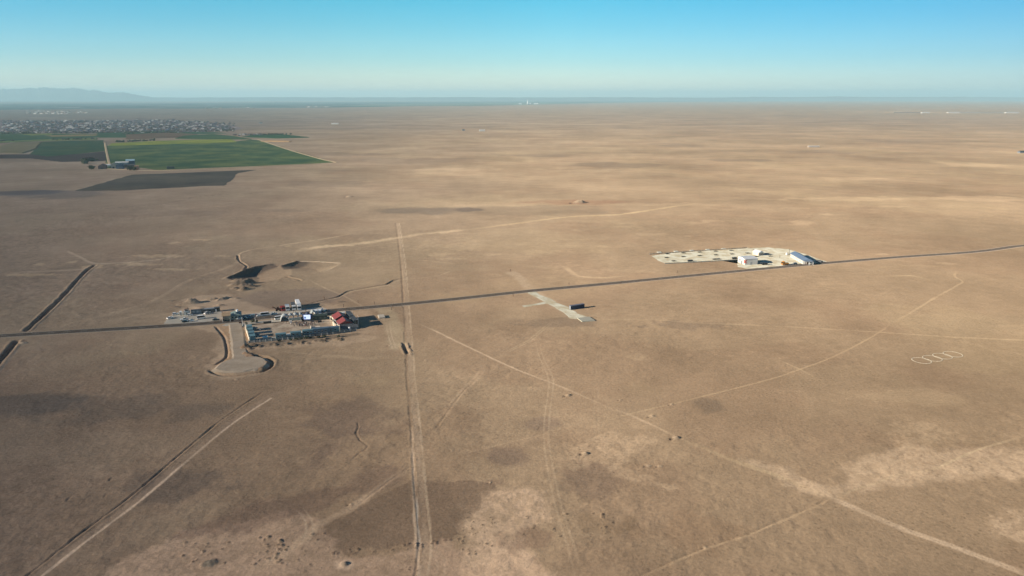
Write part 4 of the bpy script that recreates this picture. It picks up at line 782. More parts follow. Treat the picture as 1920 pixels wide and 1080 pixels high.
for k, (u_, v_) in enumerate([(2.5, 14.8), (6.5, 15.4), (14.5, 15.4), (18, 15.2)]):
    M = Matrix.Rotation(R(bB), 3, 'Z') @ Vector((u_, v_, 0)); x, y_ = fa.x + M.x, fa.y + M.y
    z0 = 0; p = thing('flagpole', ['white pole by the far back corner of the red roofed building', 'second white pole behind the red roofed building', 'third white pole behind the red roofed building, near the water tanks', 'white pole nearest the fence behind the red roofed building', 'white pole on the back flat roof, nearer the road', 'white pole on the back flat roof, nearer the fence'][k], 'pole', x, y_, 0, 'white poles behind the red roofed building', z=z0 + .05)
    b = MB(); b.cyl((0, 0, 0), (0, 0, 5.2), .10, .07, n=8); b.build('shaft', WHITE, p); b = MB(); b.cyl((0, 0, 5.2), (0, 0, 5.4), .12, .03, n=8); b.build('cap', WHITE, p)
for (a, b_, lb_) in [(658.5, 606, 'white round water tank behind the red roofed building, farther from the fence'), (660, 608.5, 'white round water tank behind the red roofed building, nearer the fence'), (655.5, 618.6, 'white round water tank at the corner of the grey fence')]:
    x, y_ = at(a, b_); t2 = thing('water_tank', lb_, 'water tank', x, y_, 0, 'white water tanks'); b = MB(); b.cyl((0, 0, .5), (0, 0, 1.9), .75, .75, 14); b.cyl((0, 0, 1.9), (0, 0, 2.15), .75, .25, 14); b.build('tank', WHITE, t2); b = MB(); b.box(-.7, .7, -.7, .7, 0, .5, tx=.1, ty=.1); b.build('stand', STEEL, t2)
x, y_ = at(644, 590); b = MB(); b.box(-1, 1, -.6, .6, 0, 1.6, tx=.1); b.box(-1.1, 1.1, -.7, .7, 1.6, 1.7); o = b.build('storage_box', WHITE, None, (x, y_, 0), 20); tag(o, 'white box standing beyond the back corner of the red roofed building', 'storage box')

# arched shelters, stage and green shed
def arch(px, py, rz, Wd, Hh, Dp, label, m_=FABRIC):
    x, y_ = at(px, py); t_ = thing('arched_shelter', label, 'shelter', x, y_, rz, 'arched shelters along the forecourt', z=.05); n_ = 12
    b = MB(); ring = [(math.cos(math.pi * k / n_) * Wd / 2, math.sin(math.pi * k / n_) * Hh) for k in range(n_ + 1)]; inn = [(a * .96, z_ * .965) for a, z_ in ring]
    for k in range(n_): (a, c), (d, e_) = ring[k], ring[k + 1]; (a2, c2), (d2, e2) = inn[k], inn[k + 1]; b.hull([(a, 0, c), (d, 0, e_), (d2, 0, e2), (a2, 0, c2)], [(a, Dp, c), (d, Dp, e_), (d2, Dp, e2), (a2, Dp, c2)])
    b.build('canopy', m_, t_)
    for yy in (-.06, Dp * .5, Dp):
        b = MB()
        for k in range(n_): (a, c), (d, e_) = ring[k], ring[k + 1]; b.cyl((a * 1.02, yy, c * 1.02), (d * 1.02, yy, e_ * 1.02), .11, n=6)
        b.build('hoop', WFAB, t_)
    return t_
for a, b_, W_, H_, D_, lb_ in [(534.5, 602.8, 5.6, 4.3, 5, 'widest arched shelter, first on the left of the forecourt row'), (545.5, 600.2, 4.0, 3.6, 5, 'small arched shelter second from the left on the forecourt'), (555, 599, 4.2, 3.6, 5, 'arched shelter behind the framed stage panel'), (564, 598, 3.8, 3.3, 5, 'arched shelter just left of the navy stage tent'), (588, 594.8, 4.0, 3.9, 6, 'tall arched shelter between the navy stage tent and the green shed')]:
    arch(a, b_, A - 2, W_, H_, D_, lb_)
x, y_ = at(553.5, 604.6); t_ = thing('stage_backdrop', 'wide grey framed panel standing in front of the arched shelters', 'stage frame', x, y_, 12, z=.05)
b = MB(); b.box(-3.9, -3.65, -.15, .15, 0, 3.4); b.box(3.65, 3.9, -.15, .15, 0, 3.4); b.box(-3.65, 3.65, -.15, .15, 3.15, 3.4); b.build('frame', STEEL, t_); b = MB(); b.box(-3.65, 3.65, -.04, .04, 1.3, 3.15); b.build('panel', mat('grey_green_screen', (.16, .19, .18), .7, noise=.3, scale=.6), t_)
x, y_ = at(577, 601.5); t_ = thing('stage_tent', 'navy stage tent with a domed top behind the bright screen', 'tent', x, y_, 14, z=.05)
b = MB(); b.box(-3.4, 3.4, .6, 5.2, 0, 3.2); b.hull([(-3.6, .5, 3.2), (3.6, .5, 3.2), (3.6, 5.4, 3.2), (-3.6, 5.4, 3.2)], [(-2.0, 1.6, 4.0), (2.0, 1.6, 4.0), (2.0, 4.2, 4.0), (-2.0, 4.2, 4.0)]); b.build('canopy', NAVY, t_)
b = MB(); pr = None
for k in range(5):
    r_ = 1.5 * math.cos(k / 5 * math.pi / 2); z_ = 4.0 + 1.5 * math.sin(k / 5 * math.pi / 2); r2 = 1.5 * math.cos((k + 1) / 5 * math.pi / 2) + .01; z2 = 4.0 + 1.5 * math.sin((k + 1) / 5 * math.pi / 2); b.cyl((0, 2.9, z_), (0, 2.9, z2), r_, r2, 16)
b.build('dome', NAVY, t_)
t_ = thing('screen', 'bright bluish white display screen on a truss facing the crowd', 'screen', *at(576.3, 602.2), 6, z=.05)
b = MB(); b.box(-2.35, 2.35, .0, .18, 1.3, 4.6); b.build('casing', BLACK, t_); SCR = mat('lit_screen', (.4, .45, .6), .4, noise=.03, emit=((.52, .62, 1.0), .62))
b = MB(); b.box(-2.25, 2.25, -.03, .0, 1.4, 4.5); sp = b.build('display', SCR, t_)
DK = mat('screen_dark_blue', (.05, .1, .2), .4, noise=.05, emit=((.10, .18, .34), .5)); MD = mat('screen_mid_blue', (.2, .25, .4), .4, noise=.05, emit=((.30, .38, .7), .5))
b = MB(); b.box(-2.0, -.7, -.05, -.032, 1.9, 3.3); b.build('picture', DK, sp)
b = MB(); b.box(-.3, 1.9, -.05, -.032, 3.35, 3.5); b.box(-.3, 1.4, -.05, -.032, 2.75, 2.88); b.box(-.3, 1.8, -.05, -.032, 2.2, 2.32); b.box(.4, 1.6, -.05, -.032, 3.8, 3.95); b.build('lettering', MD, sp)
for xx in (-1.9, 1.9): b = MB(); b.box(xx - .12, xx + .12, .05, .3, 0, 1.4); b.build('leg', STEEL, t_)
x, y_ = at(601, 600); t_ = thing('shed', 'long dark green shed with pale rooflights behind the crowd', 'shed', x, y_, 17, z=.05); GR = mat('dark_green_sheet', (.045, .065, .055), .7, noise=.2, scale=.6)
b = MB(); b.box(-4.2, 4.6, 0, 5.5, 0, 3.0); b.build('wall', GR, t_); b = MB(); b.hull([(-4.5, -.3, 3.0), (4.9, -.3, 3.0), (4.9, 5.8, 3.0), (-4.5, 5.8, 3.0)], [(-4.5, 2.7, 3.8), (4.9, 2.7, 3.8), (4.9, 2.8, 3.8), (-4.5, 2.8, 3.8)]); rf = b.build('roof', GR, t_)
for xx in (-1, 2): b = MB(); b.hull([(xx, 4.6, 3.34), (xx + 2, 4.6, 3.34), (xx + 2, 3.0, 3.78), (xx, 3.0, 3.78)], [(xx, 4.7, 3.45), (xx + 2, 4.7, 3.45), (xx + 2, 3.1, 3.89), (xx, 3.1, 3.89)]); b.build('rooflight', WHITE, rf)
for xx in (-3, 0, 3): b = MB(); b.box(xx - .6, xx + .6, -.05, 0, 1.1, 2.1); b.build('window', mat('grey_glass', (.12, .14, .13), .2), t_)
x, y_ = at(622, 588.5); b = MB(); b.box(-4.6, 4.6, -1.2, 1.2, 0, .9); b.box(-4.2, 4.2, -1.0, 1.0, .9, 1.6, tx=.6, ty=.3); o = b.build('covered_stacks', DGREY, None, (x, y_, .05), 20); tag(o, 'dark covered stacks of goods on the forecourt above the green shed', 'goods')
# low dark wall, shrubs, lamp post
wall_line('low_wall', [at(494, 607.2), at(509, 605.8)], 1.5, 1.0, mat('dark_stone', (.035, .03, .027), .95, noise=.4), 'low dark stone wall on the north edge of the compound yard')
wall_line('kerb_wall', [at(470, 608.8), at(494, 607.4)], .5, .4, SOILM, 'brown low wall left of the dark stone wall'); wall_line('kerb_wall', [at(509.5, 605.8), at(541, 603)], .5, .4, SOILM, 'brown low wall right of the dark stone wall')
def lamp(px, py, H_, label, head=True):
    x, y_ = at(px, py); t_ = thing('street_lamp', label, 'street lamp', x, y_, A + 90, z=.05); b = MB(); b.cyl((0, 0, 0), (0, 0, H_), .16, .09, 8); b.cyl((0, 0, 0), (0, 0, .5), .28, .22, 8); b.build('pole', WHITE, t_)
    b = MB(); b.cyl((0, 0, H_ - .1), (1.1, 0, H_ + .2), .07, .06, 6); b.build('arm', WHITE, t_); b = MB(); b.box(.9, 1.6, -.17, .17, H_ + .12, H_ + .27, tx=.1, ty=.04); b.build('lamp_head', STEEL, t_)
lamp(455, 611.5, 5.6, 'white street lamp at the compound entrance left of the teal cabins'); lamp(510.5, 605.6, 3.0, 'short white lamp standing in front of the dark stone wall')
lamp(479, 604.6, 3.0, 'short white lamp among the shrubs north of the yard')
LEAF = mat('scrub_leaf', (.045, .055, .03), .9, noise=.35, scale=2); BARK = mat('bark', (.08, .055, .04), .95, noise=.3)
def shrub(px, py, r, h, label, name='shrub', cat='shrub', seed=0, group=None, trunk=.3, xy=None, lc=60, ls=.28):
    rd_ = random.Random(seed); x, y_ = xy or at(px, py); t_ = thing(name, label, cat, x, y_, rd_.uniform(0, 360), group)
    b = MB(); b.cyl((0, 0, -.1), (rd_.uniform(-.1, .1), 0, h * .55), trunk * r * .35, trunk * r * .15, 7)
    for k in range(4): a = k * 1.6 + rd_.random(); b.cyl((0, 0, h * rd_.uniform(.25, .45)), (math.cos(a) * r * .6, math.sin(a) * r * .6, h * rd_.uniform(.6, .85)), trunk * r * .12, trunk * r * .05, 5)
    b.build('trunk', BARK, t_); b = MB()
    for k in range(lc):
        a = rd_.uniform(0, 6.28); q = rd_.random() ** .5; zz = h * (.35 + .62 * rd_.random()); rr = r * q * (1 - abs(zz / h - .6) * .9); c = Vector((math.cos(a) * rr, math.sin(a) * rr, zz))
        for _ in range(4):
            u = Vector((rd_.gauss(0, 1), rd_.gauss(0, 1), rd_.gauss(0, 1))).normalized(); v = u.orthogonal().normalized(); s_ = ls * r * rd_.uniform(.7, 1.4); d = c + Vector((rd_.gauss(0, 1), rd_.gauss(0, 1), rd_.gauss(0, 1))) * .18 * r
            b.face([d + u * s_, d + v * s_ * .6, d - u * s_, d - v * s_ * .6])
    b.build('crown', LEAF, t_)
for i, (a, b_, r, h, lb_) in enumerate([(473, 606, 1.0, 2.0, 'small dark shrub, left of the group at the north edge of the yard'), (476.5, 605.6, .9, 2.6, 'tallest dark shrub in the group at the north edge of the yard'), (482, 605.2, .9, 1.8, 'small dark shrub, right of the group at the north edge of the yard'), (462, 610, .8, 2.4, 'thin dark shrub beside the compound entrance lamp'), (635.5, 632.5, 1.0, 1.2, 'low dark bush standing alone south of the grey fence'), (597, 633.5, 1.3, 1.0, 'low dark bush against the grey fence below the long blue cabin')]):
    shrub(a, b_, r, h, lb_, seed=i, lc=30)
x, y_ = at(451.5, 605.8); b = MB(); b.box(-1.2, 1.2, -.4, .4, 0, .8); b.box(-1.3, 1.3, -.5, .5, .8, .95); o = b.build('kiosk_counter', BROWNP, None, (x, y_, .06), 20); tag(o, 'small brown roadside counter by the compound entrance lamp', 'counter')
# container, slab and low bunker east of the compound
x, y_ = at(1083, 579.3); t_ = thing('shipping_container', 'long navy container standing alone beside the pale gravel track', 'container', x, y_, 27)
b = MB(); b.box(-5.9, 5.9, -.2, 2.2, .15, 2.95)
for k in range(26): xx = -5.7 + k * .456; b.box(xx - .11, xx + .11, -.25, 2.25, .3, 2.8)
b.build('body', NAVY, t_); b = MB(); b.box(-5.95, 5.95, -.26, 2.26, 2.95, 3.05); b.build('roof', mat('container_roof', (.16, .16, .2), .6), t_); b = MB(); b.box(-5.97, -5.9, -.1, 2.1, .3, 2.85); b.build('door', SILVER, t_); b = MB(); b.box(-5.9, 5.9, -.2, 2.2, 0, .15); b.build('skid', DGREY, t_)
b = MB(); q = [Vector((*at(a, c), 0)) for a, c in ((1082.2, 597.4), (1091.3, 603.9), (1116, 602), (1105, 594.8))]; b.hull([v for v in q], [v + Vector((0, 0, .55)) for v in q]); o = b.build('concrete_slab', mat('pale_slab', (.47, .44, .34), .9, noise=.06)); tag(o, 'pale square concrete slab at the end of the gravel track', 'slab')
b = MB(); q = [Vector((*at(a, c), 0)) for a, c in ((708.5, 592.8), (711, 598), (722.5, 597), (719.5, 592))]; b.hull([v for v in q], [v + Vector((0, 0, 1.1)) for v in q]); o = b.build('concrete_slab', mat('pale_slab2', (.5, .44, .35), .9, noise=.1)); tag(o, 'small pale raised slab beside the dirt track east of the red roofed building', 'slab')
# clutter about the compound
def crate(a, c, L_, W_, H_, m_, lb_, rz=20, name='crate', cat='crate'):
    x, y_ = at(a, c); t_ = thing(name, lb_, cat, x, y_, rz, z=.06); b = MB(); b.box(-L_ / 2, L_ / 2, -W_ / 2, W_ / 2, .12, H_); b.build('body', m_, t_); b = MB(); b.box(-L_ / 2 - .05, L_ / 2 + .05, -W_ / 2 - .05, W_ / 2 + .05, H_, H_ + .08); b.build('lid', m_, t_)
    b = MB(); b.box(-L_ / 2 + .1, -L_ / 2 + .3, -W_ / 2, W_ / 2, 0, .12); b.box(L_ / 2 - .3, L_ / 2 - .1, -W_ / 2, W_ / 2, 0, .12); b.build('skid', WOOD, t_)
crate(599.5, 604.3, 2.6, 1.2, 1.0, BLACK, 'black equipment crate at the right end of the crowd'); crate(585, 603.8, 1.6, 1.2, 1.1, DGREY, 'dark grey crate behind the crowd right of the screen')
crate(614, 603, 5.5, .8, .5, CREAM, 'long cream bench block in front of the red roofed building', 14, 'bench', 'bench'); crate(545.5, 605.6, 1.2, 1.0, 1.6, WHITE, 'white upright crate at the left foot of the framed stage panel')
crate(568, 602.8, 1.4, 1.2, 1.8, BLACK, 'black speaker stack left of the bright screen', 6, 'speaker_stack', 'speaker'); crate(584.2, 601.8, 1.4, 1.2, 1.8, BLACK, 'black speaker stack right of the bright screen', 6, 'speaker_stack', 'speaker')
crate(508, 634.6, 2.2, .8, .5, CREAM, 'low cream block right of the white box trailer'); crate(516, 633.8, 2.6, .8, .5, PLAST, 'low pale block left of the first teal cabin in the south row'); crate(604, 581.5, 1.4, 1.0, 1.4, WHITE, 'white crate beyond the right end of the truck park'); crate(600.5, 583, 1.0, 1.0, 1.0, GREYM, 'grey crate beyond the right end of the truck park')
crate(487.5, 619, .8, .8, .9, WHITE, 'small white crate alone in the shade of the teal cabins'); crate(391, 583, 5.5, 2.5, .8, GREYM, 'low grey covered heap behind the long dark grey cabin', 25, 'covered_heap', 'heap')
crate(592, 588.4, 4.6, 2.1, 2.6, WHITE, 'white box body standing behind the tall arched shelter', -66, 'storage_container', 'container'); crate(599, 586.9, 4.2, 2.1, 2.3, WHITE, 'shorter white box body behind the green shed', -66, 'storage_container', 'container')
for i, (a, c, r, h, lb_) in enumerate([(556, 637, 1.1, 1.2, 'dark bush by the fence below the second teal cabin of the south row'), (566, 636, .9, 1.0, 'small dark bush by the fence, right of the one below the second teal cabin'), (575, 635, 1.3, 1.5, 'dark bush by the fence below the middle teal cabin'), (582, 634.6, .9, .9, 'small dark bush by the fence left of the long blue cabin'), (608, 631.8, 1.1, 1.0, 'dark bush by the fence below the right end of the long blue cabin'), (524, 640.5, 1.0, .9, 'dark bush by the fence below the first teal cabin'), (545, 638.5, .8, .9, 'small dark bush by the fence between the first two teal cabins')]):
    shrub(a, c, r, h, lb_, 'bush', 'bush', 70 + i, lc=26)
# four chalky rings laid on the soil
RX = [at(1728.2, 676), at(1748.5, 671.9), at(1767.3, 667.8), at(1786.6, 664.1)]; t_ = thing('ring_emblem', 'row of four interlocking white rings laid out on the bare plain', 'ground emblem', *RX[0], 0)
RINGM = earth('chalk_rubble', (.40, .345, .26), n_small=.25, n_big=.2, small=1.2, big=.5, bump=.4)
for i, (cx, cy) in enumerate(RX):
    b = MB(); n_ = 56; rd_ = random.Random(i)
    prof = [(-.33, -.02), (-.14, .12), (.14, .12), (.33, -.02)]; pr = None
    for k in range(n_ + 1):
        a = 2 * math.pi * k / n_; j = math.sin(3 * a + i) * .05; ring = [(cx - RX[0][0] + math.cos(a) * (5.1 + p + j), cy - RX[0][1] + math.sin(a) * (5.1 + p + j), z_ + i * .004 + ground_z(cx, cy)) for p, z_ in prof]
        if pr:
            for m2 in range(3): b.face([pr[m2], ring[m2], ring[m2 + 1], pr[m2 + 1]])
        pr = ring
    b.build('ring', RINGM, t_)
# wooden posts beside the road
pp = None; PL = [(608, 562, 'west of the dirt track junction north of the road'), (644, 575.5, 'north of the road above the red roofed building'), (648.5, 583.4, 'south of the road above the red roofed building'), (681, 581.5, 'south of the road between the red roofed building and the low slab'), (671.5, 568.5, 'set back on the plain north of the road'), (702, 571, 'north of the road left of the straight dirt line'), (736.5, 577, 'south of the road just left of the straight dirt line'), (734, 581.5, 'lower of two posts near the straight dirt line'),
      (957, 509, 'beside the upper end of the pale crossing track'), (962, 556, 'south of the road left of the pale crossing track'), (1066.8, 534.5, 'north of the road right of the pale crossing track'), (1164, 533, 'south of the road halfway to the gravel yard'), (1269.5, 512, 'north of the road below the west end of the gravel yard'), (1523, 499.6, 'south of the road below the long blue roofed building'), (551, 586.5, 'in front of the white trucks, the left one of two'), (554.5, 590, 'in front of the white trucks, the right one of two'), (573.5, 584, 'at the truck park, right of the tallest white truck'), (585, 587.5, 'between the truck park and the green shed'), (1462, 483.5, 'inside the gravel yard in front of the small white building')]
for a, b_, lb_ in PL:
    x, y_ = at(a, b_)
    if pp is None:
        pp = thing('wooden_post', '', 'post', x, y_, 0, 'wooden posts along the road'); b = MB(); b.cyl((0, 0, -.2), (0, 0, 2.3), .2, .15, 7); b.build('shaft', WOOD, pp); b = MB(); b.box(-.35, .35, -.06, .06, 1.75, 2.05); b.build('board', WOOD, pp); o = pp
    else: o = copy_tree(pp)
    o.location = (x, y_, 0); o['label'] = 'wooden post ' + lb_
# ================================================================== gravel yard to the east
slots = [(620, 265), (925, 248), (1233, 232), (1532, 215), (1828, 200), (605, 335), (922, 318), (1233, 301), (1540, 286), (1845, 268), (740, 400)]; slots = [(1190 + a / 10.1, 450 + b_ / 10.1) for a, b_ in slots] + [(1370 + 320 / 10.1, 474.8), (1370 + 490 / 10.1, 481), (1444.5, 480.6)]
rows = ['back', 'back', 'back', 'back', 'back', 'middle', 'middle', 'middle', 'middle', 'middle', 'front', 'back', 'middle', 'back']; fp = None
PITM = mat('pit_dark', (.03, .028, .024), 1.0, noise=.3)
for i, (a, b_) in enumerate(slots):
    x, y_ = at(a, b_)
    if fp is None:
        fp = thing('foundation_pit', '', 'foundation', x, y_, 12, 'dark foundation frames in the gravel yard', z=.07); b = MB(); b.box(-1.8, 1.8, -1.5, -1.25, 0, .4); b.box(-1.8, 1.8, 1.25, 1.5, 0, .4); b.box(-1.8, -1.55, -1.25, 1.25, 0, .4); b.box(1.55, 1.8, -1.25, 1.25, 0, .4); b.build('rim', mat('dark_block', (.10, .10, .08), .95, noise=.2), fp); b = MB(); b.box(-1.55, 1.55, -1.25, 1.25, 0, .05); b.build('floor', PITM, fp); o = fp  # dark rim round a near-black flat floor
    else: o = copy_tree(fp)
    o.location = (x, y_, .07); ords = ['first', 'second', 'third', 'fourth', 'fifth', 'sixth', 'seventh']; k = sum(1 for j in range(len(slots)) if rows[j] == rows[i] and slots[j][0] < a)
    o['label'] = 'dark foundation frame, %s from the left in the %s row of the gravel yard' % (ords[k], rows[i]) if rows[i] != 'front' else 'dark foundation frame, the only one in the front row of the gravel yard'
for i, (a, b_) in enumerate([(465, 235), (783, 218), (1085, 202), (1385, 185), (1690, 170)]):
    x, y_ = at(1190 + a / 10.1, 450 + b_ / 10.1); b = MB(); b.box(-2, 2, -2.2, 2.2, 0, .3, tx=.03, ty=.03); o = b.build('concrete_slab', mat('white_slab', (.72, .70, .58), .9, noise=.05), None, (x, y_, .07), 12); tag(o, 'white slab, %s from the left along the back edge of the gravel yard' % ords[i], 'slab', 'white slabs at the back of the gravel yard')
for a, b_, L_, H_, lb_ in [(1294, 490.3, 4.5, 1.5, 'dark low cabin at the front edge of the gravel yard, farthest left'), (1343, 486.6, 7.0, .8, 'long low dark stack of blocks at the front edge of the gravel yard'), (1377, 485.6, 4.2, 1.6, 'dark low cabin at the front edge of the gravel yard, left of the white hall'), (1433.5, 496.6, 5.2, 1.9, 'black trailer in the shadow of the white hall')]:
    x, y_ = at(a, b_); t_ = thing('dark_cabin', lb_, 'cabin', x, y_, 12, z=.07); b = MB(); b.box(-L_ / 2, L_ / 2, -1, 1, .1, H_ - .1); b.build('body', BLACK, t_); b = MB(); b.box(-L_ / 2 - .1, L_ / 2 + .1, -1.1, 1.1, H_ - .1, H_); b.build('roof', DGREY, t_); b = MB(); b.box(-L_ / 2 + .3, L_ / 2 - .3, -.8, .8, 0, .1); b.build('skid', WOOD, t_)
wall_line('fence', [at(1247, 495), at(1300, 492.4), at(1384, 487.6)], .8, .3, mat('yard_fence', (.3, .27, .22), .9, noise=.15), 'low fence with posts along the front of the gravel yard', 'fence', cap=STEEL)
wall_line('fence', [at(1218, 477), at(1300, 471.2), at(1400, 465), at(1412, 468)], .6, .12, mat('yard_fence2', (.3, .28, .22), .9, noise=.2), 'low grey fence with posts along the back of the gravel yard', 'fence', cap=STEEL)
# white hall
x, y_ = at(1396.3, 497.2); t_ = thing('white_hall', 'tall white hall with a red emblem on its corner', 'hall', x, y_, 12, z=.05)
b = MB(); b.box(0, 12.9, 0, 13, 0, 5.6); b.build('wall', PLAST, t_); b = MB(); b.hull([(-.3, -.3, 5.6), (13.2, -.3, 5.6), (13.2, 13.3, 5.6), (-.3, 13.3, 5.6)], [(-.3, 6.4, 6.5), (13.2, 6.4, 6.5), (13.2, 6.6, 6.5), (-.3, 6.6, 6.5)]); b.build('roof', WHITE, t_)
RE = mat('red_emblem', (.55, .10, .07), .6, noise=.05); b = MB()
for k in range(10):
    a0 = math.pi * .5 + math.pi * k / 10; a1 = a0 + math.pi / 10; b.hull([(1.9 + math.cos(a0) * 1.9, -.03, 3.2 + math.sin(a0) * 1.7), (1.9 + math.cos(a1) * 1.9, -.03, 3.2 + math.sin(a1) * 1.7), (1.9 + math.cos(a1) * .9, -.03, 3.2 + math.sin(a1) * .75), (1.9 + math.cos(a0) * .9, -.03, 3.2 + math.sin(a0) * .75)], [(1.9 + math.cos(a0) * 1.9, -.08, 3.2 + math.sin(a0) * 1.7), (1.9 + math.cos(a1) * 1.9, -.08, 3.2 + math.sin(a1) * 1.7), (1.9 + math.cos(a1) * .9, -.08, 3.2 + math.sin(a1) * .75), (1.9 + math.cos(a0) * .9, -.08, 3.2 + math.sin(a0) * .75)])
b.box(-.08, -.03, .1, 1.8, 1.6, 4.8); b.build('emblem', RE, t_)
b = MB(); b.box(-.06, 0, 8.5, 9.8, 2.4, 4.0); b.build('window', GLASS, t_); b = MB(); b.box(-.05, 0, 4.5, 7, .05, 3.0); b.build('door', GREYM, t_)
b = MB()
for k in range(8): b.box(4.2 + k * .5, 4.5 + k * .5, -.05, 0, 4.4, 4.75)
b.build('lettering', SILVER, t_); b = MB(); b.box(5.5, 7.5, -.05, 0, .05, 2.6); b.build('door', SILVER, t_)
# small white roofed house
x, y_ = at(1421, 478); t_ = thing('small_house', 'small house with a white roof at the back of the gravel yard', 'house', x, y_, -64, z=.05); b = MB(); b.box(-4, 4, -3.2, 3.2, 0, 3.0); b.build('wall', CREAM, t_); b = MB(); b.hull([(-4.4, -3.6, 3.0), (-4.4, 3.6, 3.0), (-4.4, 0, 4.9)], [(4.4, -3.6, 3.0), (4.4, 3.6, 3.0), (4.4, 0, 4.9)]); b.build('roof', WHITE, t_); b = MB(); b.box(4, 4.05, -.5, .5, .05, 2.1); b.build('door', WOOD, t_); b = MB(); b.box(4, 4.05, 1.2, 2.4, 1, 2); b.build('window', GLASS, t_)
# long blue-grey roofed building
fa = Vector((*at(1481.5, 481.5), 0)); fb = Vector((*at(1505.5, 495.5), 0)); dv = fb - fa; LB = dv.length; bB = math.degrees(math.atan2(dv.y, dv.x)); t_ = thing('long_building', 'long building with a blue grey roof and a row of white arches', 'building', fa.x, fa.y, bB, z=.05)
b = MB(); b.box(0, LB, 0, 8.5, 0, 3.4); b.build('wall', PLAST, t_); b = MB(); b.hull([(-.6, -.8, 3.4), (-.6, 9.3, 3.4), (-.6, 4.25, 5.4)], [(LB + .6, -.8, 3.4), (LB + .6, 9.3, 3.4), (LB + .6, 4.25, 5.4)]); b.build('roof', ROOFB, t_)
for k in range(9):
    xx = 1.8 + k * (LB - 3.6) / 8; b = MB(); b.box(xx - .6, xx + .6, -.06, 0, .9, 2.5); wn = b.build('window', mat('ochre_window', (.30, .19, .09), .4, noise=.1), t_); b = MB(); b.box(xx + .9, xx + 1.2, -.3, 0, 0, 3.0); b.build('pilaster', WHITE, t_)
b = MB(); b.box(LB + .1, LB + 4.2, .5, 8, 3.0, 3.3); pc = b.build('porch_roof', SILVER, t_)
for yy in (.8, 4.2, 7.7): b = MB(); b.box(LB + 3.7, LB + 4.1, yy - .2, yy + .2, 0, 3.0); b.build('column', BROWNP if yy == .8 else WHITE, t_)
b = MB(); b.box(LB, LB + .06, 3.4, 5.0, .05, 2.3); b.build('door', WOOD, t_)
x, y_ = at(1475, 478); b = MB(); b.cyl((0, 0, 0), (0, 0, 2), 1.1, 1.1, 14); b.cyl((0, 0, 2), (0, 0, 2.3), 1.1, .3, 14); o = b.build('water_tank', WHITE, None, (x, y_, .06)); tag(o, 'white water tank beside the far end of the long blue roofed building', 'water tank')
x, y_ = at(1479.5, 476.5); t_ = thing('mast', 'thin mast by the far end of the long blue roofed building', 'mast', x, y_); b = MB(); b.cyl((0, 0, 0), (0, 0, 5), .25, .1, 6); b.build('pole', WOOD, t_); b = MB(); b.box(-.9, .9, -.08, .08, 4.2, 4.4); b.build('crossarm', WOOD, t_)
x, y_ = at(1536, 491.5); b = MB(); b.box(-3, 3, -1.5, 1.5, 0, 1.6, tx=.4, ty=.3); o = b.build('storage_box', DGREY, None, (x, y_, .05), -50); tag(o, 'dark storage box behind the long blue roofed building', 'storage box')

# ================================================================== people
def person_mesh(name, pose, cloth, trouser, seed):
    rd_ = random.Random(seed); a = rd_.uniform(-.06, .06)
    J = {'pel': (0, 0, .95), 'wai': (0, .01, 1.10), 'che': (0, .0, 1.32), 'nec': (0, .0, 1.50), 'hea': (0, .02, 1.63), 'top': (0, .01, 1.76)}
    st = {'stand': .10, 'stride': .28, 'raise': .12}[pose]
    V_ = []; E_ = []; Rr = []
    def add(p, r, par=None):
        V_.append(p); Rr.append(r)
        if par is not None: E_.append((par, len(V_) - 1))
        return len(V_) - 1
    p0 = add(J['pel'], .15); p1 = add(J['wai'], .135, p0); p2 = add(J['che'], .16, p1); p3 = add(J['nec'], .065, p2); p4 = add(J['hea'], .10, p3); add(J['top'], .07, p4)
    for sx in (-1, 1):
        h_ = add((sx * .10, 0, .86), .09, p0); k_ = add((sx * .12, sx * st * .45 + .03, .48), .06, h_); an = add((sx * .12, sx * st - .03, .09), .042, k_); add((sx * .13, sx * st + .15, .04), .035, an)
        s_ = add((sx * .19, 0, 1.43), .065, p2)
        if pose == 'raise' and sx > 0: e_ = add((sx * .27, .16, 1.38), .045, s_); w_ = add((sx * .20, .32, 1.58), .032, e_); add((sx * .19, .36, 1.66), .04, w_)
        else: e_ = add((sx * .26, -.02 + a, 1.16), .045, s_); w_ = add((sx * .27, .07, .92), .032, e_); add((sx * .27, .09, .83), .04, w_)
    me_ = bpy.data.meshes.new(name); me_.from_pydata(V_, E_, []); o = bpy.data.objects.new(name, me_); COL.objects.link(o)
    md = o.modifiers.new('s', 'SKIN'); sd = me_.skin_vertices[0].data
    for i, r in enumerate(Rr): sd[i].radius = (r, r)
    sd[0].use_root = True; o.modifiers.new('u', 'SUBSURF').levels = 1
    dg = bpy.context.evaluated_depsgraph_get(); out_ = bpy.data.meshes.new_from_object(o.evaluated_get(dg)); bpy.data.objects.remove(o)
    SK = mat('skin', (.36, .21, .14), .6, noise=.05); out_.materials.clear()
    for m_ in (cloth, trouser, SK): out_.materials.append(m_)
    for pl in out_.polygons:
        c = pl.center; pl.material_index = 2 if c.z > 1.49 or (c.z < .90 and abs(c.x) > .22) or (abs(c.x) < .26 and c.y > .30 and c.z > 1.6) else (0 if c.z > .90 else 1)
        pl.use_smooth = True
    return out_
CL = {'black': mat('black_cloth', (.02, .02, .025), .9), 'white': mat('white_cloth', (.7, .69, .66), .9), 'navy': mat('navy_cloth', (.03, .04, .09), .9), 'brown': mat('brown_cloth', (.12, .07, .05), .9), 'red': mat('red_cloth', (.3, .05, .05), .9), 'grey': mat('grey_cloth', (.2, .2, .2), .9)}
PR = []
